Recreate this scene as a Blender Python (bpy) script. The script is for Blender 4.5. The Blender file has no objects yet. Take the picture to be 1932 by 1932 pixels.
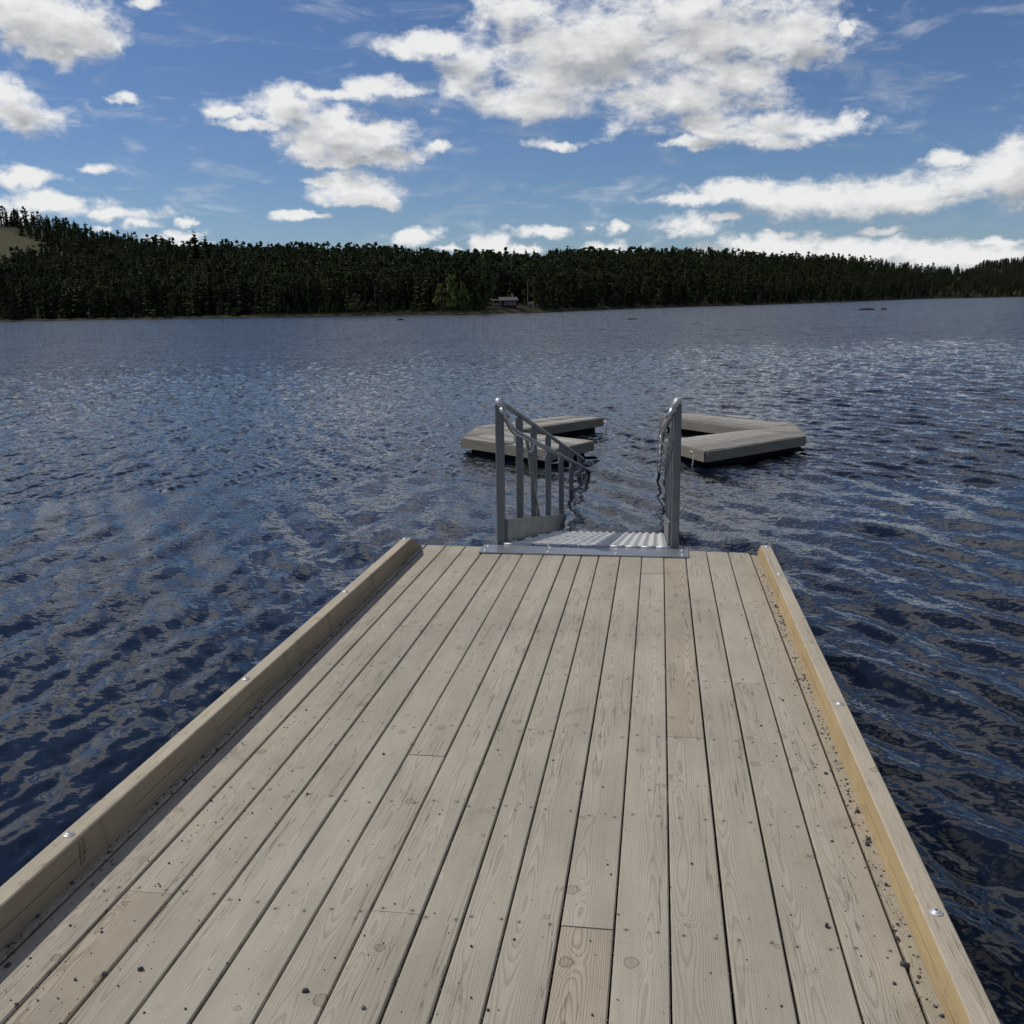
import bpy, math, random
import numpy as np
from mathutils import Matrix, Vector
R = math.radians
random.seed(7); rng = np.random.default_rng(7)
S = bpy.context.scene
COL = S.collection

# ------------------------------------------------------------------ camera
CAM_H = 2.48                        # eye above the lake
FPX = 1912.0 / 2048.0               # focal length in picture widths
YAW, PITCH, ROLL = 0.15312, 0.21546, -0.01610
DYAW, DPITCH, DROLL = 0.15312, 0.20060, -0.01364     # the same camera seen from the gently sloping deck
DCAM = Vector((1.68654, 0.0, 1.64856))

def axes(yaw, pitch, roll):
    f = Vector((-math.sin(yaw) * math.cos(pitch), math.cos(yaw) * math.cos(pitch), -math.sin(pitch)))
    r = Vector((math.cos(yaw), math.sin(yaw), 0.0))
    u = r.cross(f)
    c, s = math.cos(roll), math.sin(roll)
    return c * r + s * u, -s * r + c * u, f

CR, CU, CF = axes(YAW, PITCH, ROLL)
DR, DU, DF = axes(DYAW, DPITCH, DROLL)
W3 = Matrix((CR, CU, CF)).transposed()
D3 = Matrix((DR, DU, DF)).transposed()
Q3 = W3 @ D3.transposed()
DECK = Matrix.Translation(Vector((0, 0, CAM_H))) @ Q3.to_4x4() @ Matrix.Translation(-DCAM)   # deck coordinates to world

cam_d = bpy.data.cameras.new('camera'); cam = bpy.data.objects.new('camera', cam_d); COL.objects.link(cam)
cam.matrix_world = Matrix.Translation((0, 0, CAM_H)) @ Matrix((CR, CU, -CF)).transposed().to_4x4()
cam_d.sensor_width = 36; cam_d.lens = 36 * FPX; cam_d.clip_start = 0.05; cam_d.clip_end = 20000
S.camera = cam

def sight(px, py):                  # direction of a point of the 1932-pixel picture
    k = 2048 / 1932 / 1912.0
    d = CF + CR * ((px - 966) * k) - CU * ((py - 966) * k)
    return d.normalized()
def azel(px, py):
    d = sight(px, py); return math.atan2(d.x, d.y), math.asin(d.z)
def ground(px, py, h=0.0):          # point of the 2048-pixel picture at height h
    d = sight(px * 1932 / 2048, py * 1932 / 2048); t = (h - CAM_H) / d.z
    return Vector((0, 0, CAM_H)) + d * t

# ------------------------------------------------------------------ light
SUN_EL, SUN_AZ = R(53), R(-82)      # azimuth from +Y, clockwise
sd = Vector((math.sin(SUN_AZ) * math.cos(SUN_EL), math.cos(SUN_AZ) * math.cos(SUN_EL), math.sin(SUN_EL)))
sun_d = bpy.data.lights.new('sun', 'SUN'); sun = bpy.data.objects.new('sun', sun_d); COL.objects.link(sun)
sun_d.energy = 3.25; sun_d.angle = R(0.53); sun_d.color = (1.0, 0.955, 0.88)
sun.rotation_euler = sd.to_track_quat('Z', 'Y').to_euler()
S.view_settings.view_transform = 'Standard'; S.view_settings.look = 'None'
S.cycles.use_adaptive_sampling = True; S.cycles.adaptive_threshold = 0.02; S.cycles.max_bounces = 5; S.cycles.diffuse_bounces = 2; S.cycles.glossy_bounces = 3; S.cycles.transmission_bounces = 2; S.cycles.transparent_max_bounces = 4
S.view_settings.exposure = 0.0; S.view_settings.gamma = 1.0

# ------------------------------------------------------------------ node helper
class NT:
    def __init__(s, tree): s.t = tree; s.n = tree.nodes; s.l = tree.links
    def put(s, sock, v):
        if v is None: return
        if isinstance(v, bpy.types.NodeSocket): s.l.new(v, sock)
        else: sock.default_value = v
    def node(s, typ, **kw):
        n = s.n.new(typ)
        for k, v in kw.items(): setattr(n, k, v)
        return n
    def m(s, op, a, b=None, c=None, clamp=False):
        n = s.node('ShaderNodeMath', operation=op, use_clamp=clamp)
        s.put(n.inputs[0], a); s.put(n.inputs[1], b); s.put(n.inputs[2], c)
        return n.outputs[0]
    def v(s, op, a, b=None, c=None, scale=None):
        n = s.node('ShaderNodeVectorMath', operation=op)
        s.put(n.inputs[0], a); s.put(n.inputs[1], b); s.put(n.inputs[2], c)
        if scale is not None: s.put(n.inputs['Scale'], scale)
        return n.outputs['Value'] if op in ('LENGTH', 'DOT_PRODUCT', 'DISTANCE') else n.outputs['Vector']
    def xyz(s, x, y, z):
        n = s.node('ShaderNodeCombineXYZ'); s.put(n.inputs[0], x); s.put(n.inputs[1], y); s.put(n.inputs[2], z); return n.outputs[0]
    def sep(s, v):
        n = s.node('ShaderNodeSeparateXYZ'); s.put(n.inputs[0], v); return n.outputs
    def noise(s, vec, scale, detail=2.0, rough=0.5, dist=0.0, dim='3D', w=None, out='Fac'):
        n = s.node('ShaderNodeTexNoise', noise_dimensions=dim)
        if vec is not None: s.put(n.inputs['Vector'], vec)
        if w is not None: s.put(n.inputs['W'], w)
        s.put(n.inputs['Scale'], scale); s.put(n.inputs['Detail'], detail); s.put(n.inputs['Roughness'], rough); s.put(n.inputs['Distortion'], dist)
        return n.outputs[out]
    def smooth(s, x, a, b, lo=0.0, hi=1.0):
        n = s.node('ShaderNodeMapRange', interpolation_type='SMOOTHSTEP')
        s.put(n.inputs[0], x); s.put(n.inputs[1], a); s.put(n.inputs[2], b); s.put(n.inputs[3], lo); s.put(n.inputs[4], hi)
        return n.outputs[0]
    def mix(s, f, a, b, blend='MIX'):
        n = s.node('ShaderNodeMix', data_type='RGBA', blend_type=blend)
        s.put(n.inputs[0], f); s.put(n.inputs[6], a if not isinstance(a, tuple) or len(a) == 4 else a + (1,))
        s.put(n.inputs[7], b if not isinstance(b, tuple) or len(b) == 4 else b + (1,))
        return n.outputs[2]

def new_mat(name):
    m = bpy.data.materials.new(name); m.use_nodes = True
    t = NT(m.node_tree); p = m.node_tree.nodes['Principled BSDF']
    return m, t, p

# ------------------------------------------------------------------ sky with drifting cumulus
world = bpy.data.worlds.new('World'); S.world = world; world.use_nodes = True
T = NT(world.node_tree); out = world.node_tree.nodes['World Output']; bg = world.node_tree.nodes['Background']
sky = T.node('ShaderNodeTexSky', sky_type='NISHITA', sun_disc=False)
sky.sun_elevation = SUN_EL; sky.sun_rotation = SUN_AZ; sky.altitude = 200; sky.air_density = 1.0; sky.dust_density = 0.1; sky.ozone_density = 4.5
T.put(bg.inputs['Color'], T.v('MULTIPLY', sky.outputs[0], (0.84, 0.94, 1.14))); bg.inputs['Strength'].default_value = 0.064
CLOUDS = [  # centre and radii in the 1932 picture, weight
 (60,30,125,72),(165,62,70,58),(200,70,38,36),(110,98,70,22),(20,60,60,40),
 (45,212,92,36),(10,180,50,40),(268,6,38,14),(240,184,30,10,.8),
 (35,336,88,17),(185,318,48,9,.8),
 (70,385,150,20),(205,402,115,15),(30,410,80,14),(272,422,34,10),(346,414,20,9),(345,440,38,10),(200,428,30,9),(330,456,60,12),
 (530,205,105,30),(545,185,52,28),(445,211,60,13),(470,235,55,10),(625,182,70,15,.7),(695,170,60,26,.6),(760,178,60,14,.5),
 (650,268,118,40),(632,238,50,34),(690,250,60,30),(740,292,75,22),(815,284,36,14),(570,290,48,26),(640,312,80,12,.8),
 (672,360,82,30),(600,348,42,9,.9),(715,382,36,14),(655,386,40,9,.7),
 (548,410,48,11),(595,414,30,7,.8),
 (772,446,48,17),(835,470,28,10),(930,462,36,22),(1018,434,54,12),(985,468,30,10),
 (1110,100,210,92),(1340,55,230,82),(1000,196,130,44),(1290,190,170,58),(1490,60,105,52),(1540,100,55,32),(960,30,85,55),(1420,150,85,40),(1590,48,18,18,.8),
 (800,84,88,24,.9),(880,140,70,50,.8),(1340,232,90,28),
 (1440,258,130,22),(1510,238,110,30),(1606,225,26,28,.9),(1310,272,60,11),(1060,274,50,11,.7),
 (1290,378,100,14),(1400,360,105,22),(1520,372,140,34),(1660,372,160,38),(1800,350,110,38),(1900,320,80,62),(1790,300,50,16,.7),
 (1300,426,58,22),(1352,412,36,10),(1130,464,44,14),(1152,432,24,11,.8),(1115,426,12,6,.8),
 (1470,462,180,20),(1460,446,60,12),(1640,478,330,26),(1850,486,200,26),(1870,452,50,9),(1655,437,50,8,.8),(1500,470,260,16),
]
EXTRA = [(-70,27,15,8),(-62,10,14,5),(-43,20,8,4),(-48,12,9,5),(-31,20,7,3),  # az, el, raz, rel in degrees: the sky above and beside the picture
 (-8,24,12,5),(22,27,16,6),(-62,14,16,6),(-75,28,14,7),(45,16,14,5),(62,28,18,8),(-52,47,9,3),(-20,52,14,4),(15,46,10,4),(48,48,18,7),(-95,50,20,8),(95,22,22,8),(-120,20,24,7),(150,25,30,10),(-165,35,30,10),(0,64,30,6),(-60,64,16,4),(110,60,40,8)]
def blobs():
    a = []
    for c in CLOUDS:
        az, el = azel(c[0], c[1]); ax, _ = azel(c[0] + 10, c[1]); _, ey = azel(c[0], c[1] - 10)
        a.append((az, el, c[2] * abs(ax - az) / 10, c[3] * abs(ey - el) / 10, c[4] if len(c) > 4 else 1.0))
    for c in EXTRA: a.append((R(c[0]), R(c[1]), R(c[2]), R(c[3]), 1.0))
    return a
def cloud_group(name, rich):
    g = bpy.data.node_groups.new(name, 'ShaderNodeTree')
    g.interface.new_socket('Vector', in_out='INPUT', socket_type='NodeSocketVector')
    g.interface.new_socket('Density', in_out='OUTPUT', socket_type='NodeSocketFloat')
    g.interface.new_socket('Coarse', in_out='OUTPUT', socket_type='NodeSocketFloat')
    g.interface.new_socket('Macro', in_out='OUTPUT', socket_type='NodeSocketFloat')
    G = NT(g); gi = G.node('NodeGroupInput'); go = G.node('NodeGroupOutput')
    vec = G.v('NORMALIZE', gi.outputs[0]); vx, vy, vz = G.sep(vec)
    wv = G.v('SUBTRACT', G.noise(vec, 9.0, 4.0, 0.6, out='Color'), (0.5, 0.5, 0.5)); wx, wy, wz_ = G.sep(wv)
    ux, uy, uz = G.sep(G.v('SUBTRACT', G.noise(vec, 42.0, 3.0, 0.6, out='Color'), (0.5, 0.5, 0.5))) if rich else (0.0, 0.0, 0.0)
    ae = G.xyz(G.m('ADD', G.m('ARCTAN2', vx, vy), G.m('MULTIPLY_ADD', wx, 0.050, G.m('MULTIPLY', ux, 0.040))), G.m('ADD', G.m('ARCSINE', vz), G.m('MULTIPLY_ADD', wy, 0.020, G.m('MULTIPLY', uy, 0.018))), 0.0)
    acc = None; k = 1.0 / 1.30
    for (az, el, ra, re, w) in blobs():
        if not rich and re < 0.010: continue                       # small puffs cast no shade on their neighbours
        d = G.v('LENGTH', G.v('MULTIPLY_ADD', ae, (k / ra, k / re, 0), (-az * k / ra, -el * k / re, (1.0 - w) * 0.8)))
        acc = d if acc is None else G.m('SMOOTH_MIN', acc, d, 0.16)
    macro = G.m('SUBTRACT', 1.0, acc)
    sv = G.v('MULTIPLY', vec, (1.0, 1.0, 1.9))
    n1 = G.noise(sv, 24.0, 7.0 if rich else 4.0, 0.57, 0.3)
    coarse = G.m('ADD', G.m('MULTIPLY', macro, 1.0), G.m('MULTIPLY', G.m('SUBTRACT', n1, 0.53), 1.7))
    dens = coarse
    if rich:
        n2 = G.noise(sv, 85.0, 6.0, 0.65, 0.4)
        dens = G.m('ADD', coarse, G.m('MULTIPLY', G.m('SUBTRACT', n2, 0.5), 0.62))
    G.put(go.inputs[0], dens); G.put(go.inputs[1], coarse); G.put(go.inputs[2], macro)
    return g
tc = T.node('ShaderNodeTexCoord')
ga = T.node('ShaderNodeGroup'); ga.node_tree = cloud_group('cloud_density', True); T.put(ga.inputs[0], tc.outputs['Generated'])
gb = T.node('ShaderNodeGroup'); gb.node_tree = cloud_group('cloud_density_sunward', False)
T.put(gb.inputs[0], T.v('ADD', tc.outputs['Generated'], (-0.010, -0.001, 0.021)))
D0 = ga.outputs[0]
cover = T.smooth(D0, -0.08, 0.66)
relief = T.m('SUBTRACT', T.m('MULTIPLY_ADD', D0, 0.12, T.m('MULTIPLY', ga.outputs[1], 0.88)), gb.outputs[0])
thick = T.smooth(T.m('MULTIPLY_ADD', ga.outputs[2], 0.75, T.m('MULTIPLY', ga.outputs[1], 0.3)), 0.25, 0.95)
lit = T.m('MULTIPLY_ADD', relief, 0.80, T.m('MULTIPLY_ADD', thick, -0.46, 0.88))
lit = T.m('MINIMUM', T.m('MAXIMUM', lit, 0.30), 1.0)
ramp = T.mix(lit, (0.24, 0.26, 0.29), (0.895, 0.895, 0.89))
bgc = T.node('ShaderNodeBackground'); T.put(bgc.inputs['Color'], ramp); bgc.inputs['Strength'].default_value = 0.95
# thin cirrus streaks
cv = T.v('MULTIPLY', tc.outputs['Generated'], (3.0, 3.0, 26.0))
cir = T.smooth(T.noise(T.v('ADD', cv, T.v('SCALE', tc.outputs['Generated'], scale=5.0)), 1.6, 7.0, 0.62, 0.6), 0.50, 0.80, 0.0, 0.36)
alpha = T.m('MAXIMUM', T.m('MULTIPLY', cover, 0.97), cir)
mixs = T.node('ShaderNodeMixShader'); T.put(mixs.inputs[0], alpha); T.l.new(bg.outputs[0], mixs.inputs[1]); T.l.new(bgc.outputs[0], mixs.inputs[2])
T.l.new(mixs.outputs[0], out.inputs['Surface'])
world.cycles.sampling_method = 'NONE'

# ------------------------------------------------------------------ object helpers
def tag(o, label=None, cat=None, group=None, kind=None):
    if label: o['label'] = label
    if cat: o['category'] = cat
    if group: o['group'] = group
    if kind: o['kind'] = kind
    return o
def empty(name, mat=None, parent=None):
    o = bpy.data.objects.new(name, None); COL.objects.link(o); o.empty_display_size = 0.1
    if mat is not None: o.matrix_world = mat
    if parent: o.parent = parent
    return o
class MB:
    """collects geometry; build() links it as one mesh object"""
    def __init__(s): s.v = []; s.f = []; s.mi = []; s.sm = []
    def add(s, vs, fs, mi=0, smooth=False):
        b = len(s.v); s.v += [tuple(x) for x in vs]
        for f in fs: s.f.append(tuple(i + b for i in f)); s.mi.append(mi); s.sm.append(smooth)
    def box(s, lo, hi, mi=0):
        (a, b, c), (d, e, f) = lo, hi
        s.add([(a,b,c),(d,b,c),(d,e,c),(a,e,c),(a,b,f),(d,b,f),(d,e,f),(a,e,f)],
              [(0,3,2,1),(4,5,6,7),(0,1,5,4),(1,2,6,5),(2,3,7,6),(3,0,4,7)], mi)
    def prism(s, poly, y0, y1, mi=0, mis=None, shear=None):
        """profile in x,z extruded along y; shear(x,z) moves the far end"""
        n = len(poly); sh = shear or (lambda x, z: 0)
        vs = [(x, y0, z) for x, z in poly] + [(x, y1 + sh(x, z), z) for x, z in poly]
        b = len(s.v); s.v += vs
        for i in range(n):
            j = (i + 1) % n
            s.f.append((b + i, b + j, b + n + j, b + n + i)); s.mi.append(mis[i] if mis else mi); s.sm.append(False)
        s.f.append(tuple(b + i for i in reversed(range(n)))); s.mi.append(mi); s.sm.append(False)
        s.f.append(tuple(b + n + i for i in range(n))); s.mi.append(mi); s.sm.append(False)
    def slab(s, poly, z0, z1, mi=0):
        n = len(poly); vs = [(x, y, z0) for x, y in poly] + [(x, y, z1) for x, y in poly]
        fs = [tuple(reversed(range(n))), tuple(n + i for i in range(n))] + [(i, (i+1) % n, n + (i+1) % n, n + i) for i in range(n)]
        s.add(vs, fs, mi)
    def tube(s, path, r, n=12, mi=0, caps=True):
        P = [Vector(p) for p in path]; rad = r if isinstance(r, (list, tuple)) else [r] * len(P)
        t0 = (P[1] - P[0]).normalized(); ref = Vector((0, 0, 1)) if abs(t0.z) < 0.9 else Vector((1, 0, 0))
        nrm = t0.cross(ref).normalized(); vs = []
        for i, p in enumerate(P):
            t = (P[min(i + 1, len(P) - 1)] - P[max(i - 1, 0)]).normalized()
            nrm = (nrm - t * nrm.dot(t)).normalized(); bi = t.cross(nrm)
            for k in range(n):
                a = 2 * math.pi * k / n; vs.append(p + (nrm * math.cos(a) + bi * math.sin(a)) * rad[i])
        fs = [(i*n+k, i*n+(k+1) % n, (i+1)*n+(k+1) % n, (i+1)*n+k) for i in range(len(P)-1) for k in range(n)]
        s.add(vs, fs, mi, True)
        if caps:
            L = (len(P) - 1) * n; b = len(s.v) - len(vs)
            s.f.append(tuple(b + k for k in reversed(range(n)))); s.mi.append(mi); s.sm.append(False)
            s.f.append(tuple(b + L + k for k in range(n))); s.mi.append(mi); s.sm.append(False)
    def lathe(s, prof, c, n=20, mi=0, smooth=True):
        vs = []; m = len(prof)
        for r, z in prof:
            for k in range(n): a = 2*math.pi*k/n; vs.append((c[0] + r*math.cos(a), c[1] + r*math.sin(a), c[2] + z))
        fs = [(i*n+k, i*n+(k+1) % n, (i+1)*n+(k+1) % n, (i+1)*n+k) for i in range(m-1) for k in range(n)]
        fs.append(tuple((m-1)*n + k for k in range(n))); s.add(vs, fs, mi, smooth)
    def build(s, name, mats, parent=None, origin=(0, 0, 0), loc=None):
        me = bpy.data.meshes.new(name); ox, oy, oz = origin
        me.from_pydata([(x-ox, y-oy, z-oz) for x, y, z in s.v], [], s.f)
        for m in (mats if isinstance(mats, (list, tuple)) else [mats]): me.materials.append(m)
        me.polygons.foreach_set('material_index', s.mi); me.polygons.foreach_set('use_smooth', s.sm); me.update()
        o = bpy.data.objects.new(name, me); COL.objects.link(o)
        if parent: o.parent = parent
        o.location = loc if loc is not None else origin
        return o
def bend(points, radius, seg=6):
    """polyline with rounded corners"""
    P = [Vector(p) for p in points]; outp = [P[0]]
    for a, b, c in zip(P, P[1:], P[2:]):
        d1 = (a - b); d2 = (c - b); r = min(radius, d1.length * .49, d2.length * .49)
        p1 = b + d1.normalized() * r; p2 = b + d2.normalized() * r
        for i in range(seg + 1):
            t = i / seg; outp.append(p1.lerp(b, t).lerp(b.lerp(p2, t), t))
    outp.append(P[-1]); return outp
def np_mesh(name, V, F, mats, mi=None, smooth=False):
    """numpy vertices and equal-sized faces to a mesh"""
    me = bpy.data.meshes.new(name); k = F.shape[1]
    me.vertices.add(len(V)); me.vertices.foreach_set('co', np.ascontiguousarray(V, dtype=np.float32).ravel())
    me.loops.add(F.size); me.loops.foreach_set('vertex_index', np.ascontiguousarray(F, dtype=np.int32).ravel())
    me.polygons.add(len(F)); me.polygons.foreach_set('loop_start', np.arange(0, F.size, k, dtype=np.int32))
    for m in mats: me.materials.append(m)
    if mi is not None: me.polygons.foreach_set('material_index', np.asarray(mi, dtype=np.int32))
    if smooth: me.polygons.foreach_set('use_smooth', np.ones(len(F), dtype=bool))
    me.update(calc_edges=True); me.validate(); return me
def link(name, me, mat=None, parent=None):
    o = bpy.data.objects.new(name, me); COL.objects.link(o)
    if parent: o.parent = parent
    if mat is not None: o.matrix_world = mat
    return o

# ------------------------------------------------------------------ materials
def wood(name, tints, dark=0.62, knots=1.0, screws=True, line=0.38, rough=0.72, axis='Y', crack=0.5, planks=0.0, split=False):
    """sawn softwood: growth rings cut lengthwise, knots that bend the grain, drying cracks, screw holes"""
    m, t, p = new_mat(name)
    tc = t.node('ShaderNodeTexCoord'); oi = t.node('ShaderNodeObjectInfo'); rnd = oi.outputs['Random']
    x, y, z = t.sep(tc.outputs['Object'])
    if axis == 'X': x, y = y, x
    if axis == 'SIDE': x, z = z, x
    r1 = t.m('FRACT', t.m('MULTIPLY', rnd, 13.7)); r2 = t.m('FRACT', t.m('MULTIPLY', rnd, 71.3)); r3 = t.m('FRACT', t.m('MULTIPLY', rnd, 191.9))
    yo = t.m('ADD', y, t.m('MULTIPLY', rnd, 97.0)); xo = t.m('ADD', x, t.m('MULTIPLY', r1, 31.0))
    P = t.xyz(xo, yo, z)
    wobble = t.noise(None, 1.0, 2.0, 0.5, dim='1D', w=t.m('MULTIPLY', yo, 0.9))
    wob2 = t.noise(None, 1.0, 1.0, 0.5, dim='1D', w=t.m('MULTIPLY_ADD', yo, 1.7, 40.0))
    cx = t.m('ADD', t.m('MULTIPLY', t.m('SUBTRACT', r2, 0.5), 0.11), t.m('MULTIPLY', t.m('SUBTRACT', wob2, 0.5), 0.035))
    dep = t.m('ADD', t.m('MULTIPLY_ADD', r3, 0.035, 0.006), t.m('MULTIPLY', t.m('SUBTRACT', wobble, 0.42), 0.055))
    dx = t.m('SUBTRACT', x, cx)
    rr = t.m('SQRT', t.m('ADD', t.m('MULTIPLY', dx, dx), t.m('MULTIPLY_ADD', dep, dep, 0.00002)))
    # knots
    vor = t.node('ShaderNodeTexVoronoi', voronoi_dimensions='2D', feature='F1')
    t.put(vor.inputs['Vector'], t.v('ADD', t.xyz(t.m('MULTIPLY', xo, 0.8), t.m('MULTIPLY', yo, 0.70), 0.0), t.v('SCALE', t.v('SUBTRACT', t.noise(P, 28.0, 3.0, 0.6, out='Color'), (0.5, 0.5, 0.5)), scale=0.020))); vor.inputs['Scale'].default_value = 5.6
    kd = vor.outputs['Distance']; kc = t.sep(vor.outputs['Color'])
    has = t.m('MULTIPLY', t.m('GREATER_THAN', kc[0], 0.34), knots)
    ks = t.m('MULTIPLY_ADD', t.m('MULTIPLY', kc[1], kc[1]), 0.075, 0.026)                    # knot size in cell units
    kn = t.m('DIVIDE', kd, ks)
    bumpk = t.m('MULTIPLY', t.m('POWER', 2.718, t.m('MULTIPLY', t.m('MULTIPLY', kn, kn), -0.22)), has)
    fine = t.noise(t.xyz(t.m('MULTIPLY', xo, 5.0), t.m('MULTIPLY', yo, 1.1), 0.0), 3.0, 3.0, 0.55)
    rw = t.m('ADD', rr, t.m('ADD', t.m('MULTIPLY', bumpk, 0.017), t.m('MULTIPLY', t.m('SUBTRACT', fine, 0.5), 0.009)))
    ph = t.m('FRACT', t.m('MULTIPLY', rw, t.m('MULTIPLY_ADD', r1, 90.0, 170.0)))
    late = t.smooth(ph, 0.45, 0.96)                                 # slow darkening then a sharp edge
    late = t.m('MULTIPLY', late, t.smooth(ph, 1.0, 0.93))
    fib = t.noise(t.xyz(t.m('MULTIPLY', xo, 150.0), t.m('MULTIPLY', yo, 2.2), t.m('MULTIPLY', z, 150.0)), 1.0, 3.0, 0.6)
    blot = t.noise(t.xyz(t.m('MULTIPLY', xo, 3.0), t.m('MULTIPLY', yo, 1.0), z), 2.2, 5.0, 0.6)
    knot = t.m('MULTIPLY', t.smooth(kn, 0.85, 0.55), has)
    rim = t.m('MULTIPLY', t.m('MULTIPLY', t.smooth(kn, 0.62, 0.78), t.smooth(kn, 1.0, 0.82)), has)
    crk = t.noise(t.xyz(t.m('MULTIPLY', xo, 55.0), t.m('MULTIPLY', yo, 1.3), t.m('MULTIPLY', z, 55.0)), 1.0, 2.0, 0.5, 0.3)
    crkm = t.noise(t.xyz(t.m('MULTIPLY', xo, 9.0), t.m('MULTIPLY', yo, 0.8), 3.0), 1.0, 1.0, 0.5)
    crack_m = t.m('MULTIPLY', t.m('MULTIPLY', t.smooth(t.m('ABSOLUTE', t.m('SUBTRACT', crk, 0.5)), 0.014, 0.004), t.smooth(crkm, 0.50, 0.60)), crack)
    c = t.mix(t.smooth(r2, 0.15, 0.85), tints[0], tints[1]); c = t.mix(t.m('MULTIPLY', t.smooth(r3, 0.7, 0.95), 0.8), c, tints[2])
    c = t.mix(t.smooth(blot, 0.3, 0.72, 0.0, 0.55), c, t.v('SCALE', c, scale=0.80))
    c = t.mix(t.smooth(blot, 0.62, 0.35, 0.0, 0.3), c, t.v('SCALE', c, scale=1.10))
    c = t.mix(t.m('MULTIPLY', late, line), c, t.v('MULTIPLY', c, (0.42, 0.38, 0.34)))
    c = t.mix(t.m('MULTIPLY', t.smooth(fib, 0.42, 0.72), 0.30), c, t.v('SCALE', c, scale=0.66))
    c = t.mix(t.m('MULTIPLY', knot, 0.40), c, t.v('MULTIPLY', c, (0.62, 0.55, 0.48)))
    c = t.mix(t.m('MULTIPLY', rim, 0.62), c, t.v('MULTIPLY', c, (0.32, 0.27, 0.22)))
    c = t.mix(crack_m, c, t.v('MULTIPLY', c, (0.13, 0.11, 0.10)))
    if split:                                                       # long drying check half way up the face, with resin-dark bands beside the knots
        line_y = t.m('ADD', 0.056, t.m('MULTIPLY', t.m('SUBTRACT', t.noise(None, 1.0, 3.0, 0.5, dim='1D', w=t.m('MULTIPLY', yo, 1.6)), 0.5), 0.030))
        open_ = t.smooth(t.noise(None, 1.0, 2.0, 0.5, dim='1D', w=t.m('MULTIPLY_ADD', yo, 0.9, 11.0)), 0.44, 0.52)
        c = t.mix(t.m('MULTIPLY', t.smooth(t.m('ABSOLUTE', t.m('SUBTRACT', x, line_y)), 0.0022, 0.0008), open_), c, t.v('SCALE', c, scale=0.22))
        band = t.smooth(t.noise(None, 1.0, 2.0, 0.6, dim='1D', w=t.m('MULTIPLY', t.m('ADD', yo, t.m('MULTIPLY', x, 0.35)), 5.0)), 0.63, 0.70)
        c = t.mix(t.m('MULTIPLY', band, 0.35), c, t.v('SCALE', c, scale=0.55))
    if screws:
        row = t.m('SUBTRACT', t.m('MODULO', t.m('ADD', t.m('SUBTRACT', y, 2.35 + 0.313), t.m('ADD', 12.54, t.m('MULTIPLY', t.m('SUBTRACT', r1, 0.5), 0.05))), 0.627), 0.313)
        ax = t.m('SUBTRACT', t.m('ABSOLUTE', t.m('SUBTRACT', x, t.m('MULTIPLY', t.m('SUBTRACT', r3, .5), .012))), 0.043)
        sdist = t.m('SQRT', t.m('ADD', t.m('MULTIPLY', row, row), t.m('MULTIPLY', ax, ax)))
        c = t.mix(t.smooth(sdist, 0.0058, 0.0030, 0.0, 0.88), c, (0.035, 0.03, 0.026))
        c = t.mix(t.smooth(sdist, 0.016, 0.005, 0.0, 0.25), c, (0.10, 0.09, 0.08))
    if planks:
        wn = t.node('ShaderNodeTexWhiteNoise', noise_dimensions='1D'); t.put(wn.inputs['W'], t.m('FLOOR', t.m('DIVIDE', x, planks)))
        c = t.mix(0.55, c, t.v('SCALE', c, scale=t.m('MULTIPLY_ADD', wn.outputs['Value'], 1.1, 0.35)))
        gap = t.m('ABSOLUTE', t.m('SUBTRACT', t.m('FRACT', t.m('DIVIDE', x, planks)), 0.5))
        c = t.mix(t.smooth(gap, 0.43, 0.465, 0, .9), c, (0.02, 0.018, 0.016))
    gpos = t.node('ShaderNodeNewGeometry').outputs['Position']      # trodden and rain-stained patches that run across the planks
    wear = t.noise(gpos, 1.3, 5.0, 0.62); stain = t.noise(gpos, 7.0, 4.0, 0.6, 0.6)
    c = t.mix(t.smooth(wear, 0.35, 0.68, 0.0, 0.55), c, t.v('SCALE', c, scale=0.80)); c = t.mix(t.smooth(stain, 0.60, 0.72, 0.0, 0.35), c, t.v('MULTIPLY', c, (0.66, 0.64, 0.62)))
    # grit in the pores
    spk = t.noise(P, 260.0, 2.0, 0.6)
    c = t.mix(t.smooth(spk, 0.70, 0.78, 0.0, 0.55), c, (0.05, 0.045, 0.04))
    t.put(p.inputs['Base Color'], c); p.inputs['Roughness'].default_value = rough; p.inputs['Specular IOR Level'].default_value = 0.25
    h = t.m('ADD', t.m('MULTIPLY', late, -0.6), t.m('ADD', t.m('MULTIPLY', fib, -0.5), t.m('MULTIPLY', crack_m, -2.5)))
    b = t.node('ShaderNodeBump'); b.inputs['Strength'].default_value = 0.5; b.inputs['Distance'].default_value = 0.0012
    t.put(b.inputs['Height'], h); t.put(p.inputs['Normal'], b.outputs[0])
    return m
M = {}
M['deck'] = wood('weathered_deck_wood', [(0.370, 0.334, 0.266), (0.395, 0.360, 0.288), (0.385, 0.342, 0.274)])
M['tan_deck'] = wood('tan_deck_wood', [(0.365, 0.318, 0.245), (0.37, 0.32, 0.245), (0.37, 0.32, 0.245)], line=0.55)
M['curb_top'] = wood('curb_top_wood', [(0.40, 0.355, 0.27), (0.43, 0.375, 0.28), (0.40, 0.35, 0.27)], screws=False, line=0.18, knots=1.0)
M['curb_side'] = wood('curb_side_wood', [(0.47, 0.35, 0.185), (0.48, 0.355, 0.19), (0.46, 0.345, 0.18)], screws=False, line=0.25, axis='SIDE', knots=0.7, split=True)
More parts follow.
